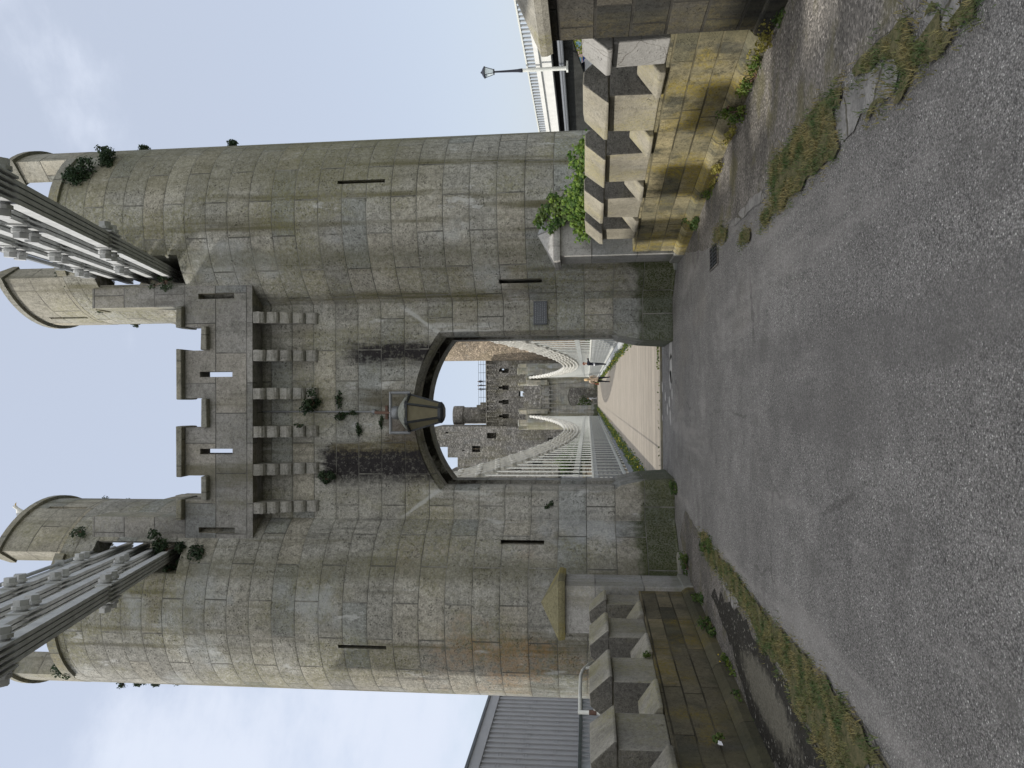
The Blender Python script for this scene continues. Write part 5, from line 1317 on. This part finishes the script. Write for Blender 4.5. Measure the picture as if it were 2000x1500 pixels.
p = at(1138, 74, 76); tree('tree', (p.x+.5, 76, -1.0), 5.2, 1.9, 1300, .22, M['leaft'], 'sunlit yellow green tree between the dark near pier and pink house', None)
p = at(1150, 118, 60); sg = empty('signboard', (p.x, 60, -1), 'blue signboard with a white round emblem past the right wall', 'sign')
MB().box(-.42, .42, -.03, .03, p.z+.55, p.z+1.5).build('panel', plain('blue_panel', (.02, .06, .35), .05, 3), sg, uv=None); MB().lathe([(.0, 0), (.2, 0), (.2, .01), (0, .01)], 20).build('emblem', M['whitec'], sg, uv=None).matrix_local = Matrix.Translation((-.02, -.035, p.z+1.2)) @ Matrix.Rotation(PI/2, 4, 'X')
MB().tube([(0, .02, 0), (0, .02, p.z+.6)], .05, 8).build('post', M['steelg'], sg, uv=None)
p = at(1140, 140, 55); vn = empty('van', (p.x, 55, -1), 'small white van with an orange front past the right wall', 'van')
zb = p.z+1
MB().prism([(-1.0, 0, zb-1.0), (-1.0, 3.6, zb-1.0), (-1.0, 3.6, zb+.55), (-1.0, .9, zb+.6), (-1.0, .1, zb-.1)], [(.9, 0, zb-1.0), (.9, 3.6, zb-1.0), (.9, 3.6, zb+.55), (.9, .9, zb+.6), (.9, .1, zb-.1)]).build('body', M['whitec'], vn, uv=None, bevel=.08)
MB().prism([(-.85, -.02, zb-.05), (-.85, .72, zb+.53), (-.85, .76, zb+.5), (-.85, .04, zb-.09)], [(.75, -.02, zb-.05), (.75, .72, zb+.53), (.75, .76, zb+.5), (.75, .04, zb-.09)]).build('windscreen', M['black'], vn, uv=None)
MB().box(-1.02, -.0, .95, 1.9, zb+.56, zb+.8).build('roof_board', plain('orange_paint', (.75, .20, .05), .05, 3), vn, uv=None)
for wx in (-1.0, .8):
    for wy in (.8, 2.9): MB().tube([(wx, wy, zb-1.0), (wx+.12, wy, zb-1.0)], .33, 16).build('wheel', M['black'], vn, uv=None)

# ------------------------------------------------------------------ light
w = bpy.data.worlds.new('World'); S.world = w; w.use_nodes = True; nt = w.node_tree; N = nt.nodes; LK = nt.links
bg = N['Background']
SUN_EL, SUN_K = 40.5, .10
sd = Vector((-1, SUN_K, 0)).normalized()*math.cos(R(SUN_EL)) + Vector((0, 0, math.sin(R(SUN_EL))))
sky = N.new('ShaderNodeTexSky'); sky.sky_type = 'NISHITA'; sky.sun_disc = False; sky.sun_elevation = R(SUN_EL); sky.sun_rotation = math.atan2(sd.x, sd.y)
sky.air_density = 1.0; sky.dust_density = 1.6; sky.ozone_density = 1.0
tc = N.new('ShaderNodeTexCoord'); mp_ = N.new('ShaderNodeMapping'); LK.new(tc.outputs['Generated'], mp_.inputs[0]); mp_.inputs['Scale'].default_value = (1.3, 1.3, 2.6); mp_.inputs['Location'].default_value = (.35, .2, .1)
n1 = N.new('ShaderNodeTexNoise'); LK.new(mp_.outputs[0], n1.inputs['Vector']); n1.inputs['Scale'].default_value = 2.2; n1.inputs['Detail'].default_value = 9; n1.inputs['Roughness'].default_value = .58
def wmath(op, a, b):
    n = N.new('ShaderNodeMath'); n.operation = op; n.use_clamp = False
    for i, v in enumerate((a, b)):
        if isinstance(v, (int, float)): n.inputs[i].default_value = v
        else: LK.new(v, n.inputs[i])
    return n.outputs[0]
def wss(v, a, b):
    n = N.new('ShaderNodeMapRange'); n.interpolation_type = 'SMOOTHSTEP'; LK.new(v, n.inputs[0]); n.inputs[1].default_value = a; n.inputs[2].default_value = b; return n.outputs[0]
sx_ = N.new('ShaderNodeSeparateXYZ'); LK.new(tc.outputs['Generated'], sx_.inputs[0])
# more cloud left (-x); unseen sky behind (-y) and overhead brightened as added fill
left = wss(sx_.outputs[0], .05, -.45); behind = wmath('MAXIMUM', wss(sx_.outputs[1], .1, -.6), wss(sx_.outputs[2], .72, .92))
cf = wmath('ADD', n1.outputs[0], wmath('ADD', wmath('SUBTRACT', wmath('MULTIPLY', left, .26), .09), wmath('MULTIPLY', behind, .22)))
cl = wss(cf, .54, .74)
veil = wmath('MAXIMUM', wmath('ADD', wmath('MULTIPLY', cl, .35), .65), .45)
mx = N.new('ShaderNodeMix'); mx.data_type = 'RGBA'; LK.new(veil, mx.inputs[0])
hs_ = N.new('ShaderNodeHueSaturation'); hs_.inputs['Saturation'].default_value = 1.0; LK.new(sky.outputs[0], hs_.inputs['Color']); LK.new(hs_.outputs[0], mx.inputs[6])
cc = N.new('ShaderNodeMix'); cc.data_type = 'RGBA'; LK.new(behind, cc.inputs[0]); cc.inputs[6].default_value = (5.85, 6.35, 7.4, 1); cc.inputs[7].default_value = (12.4, 12.3, 12.1, 1)
LK.new(cc.outputs[2], mx.inputs[7]); LK.new(mx.outputs[2], bg.inputs['Color']); bg.inputs['Strength'].default_value = .13
sl = bpy.data.lights.new('sun', 'SUN'); so = bpy.data.objects.new('sun', sl); COL.objects.link(so); sl.energy = 4.2; sl.angle = R(.6); sl.color = (1, .95, .86)
so.rotation_euler = sd.to_track_quat('Z', 'Y').to_euler()
S.view_settings.view_transform = 'Standard'; S.view_settings.look = 'None'; S.view_settings.exposure = 0.0; S.view_settings.gamma = 1.0
S.render.engine = 'CYCLES'; S.cycles.max_bounces = 6
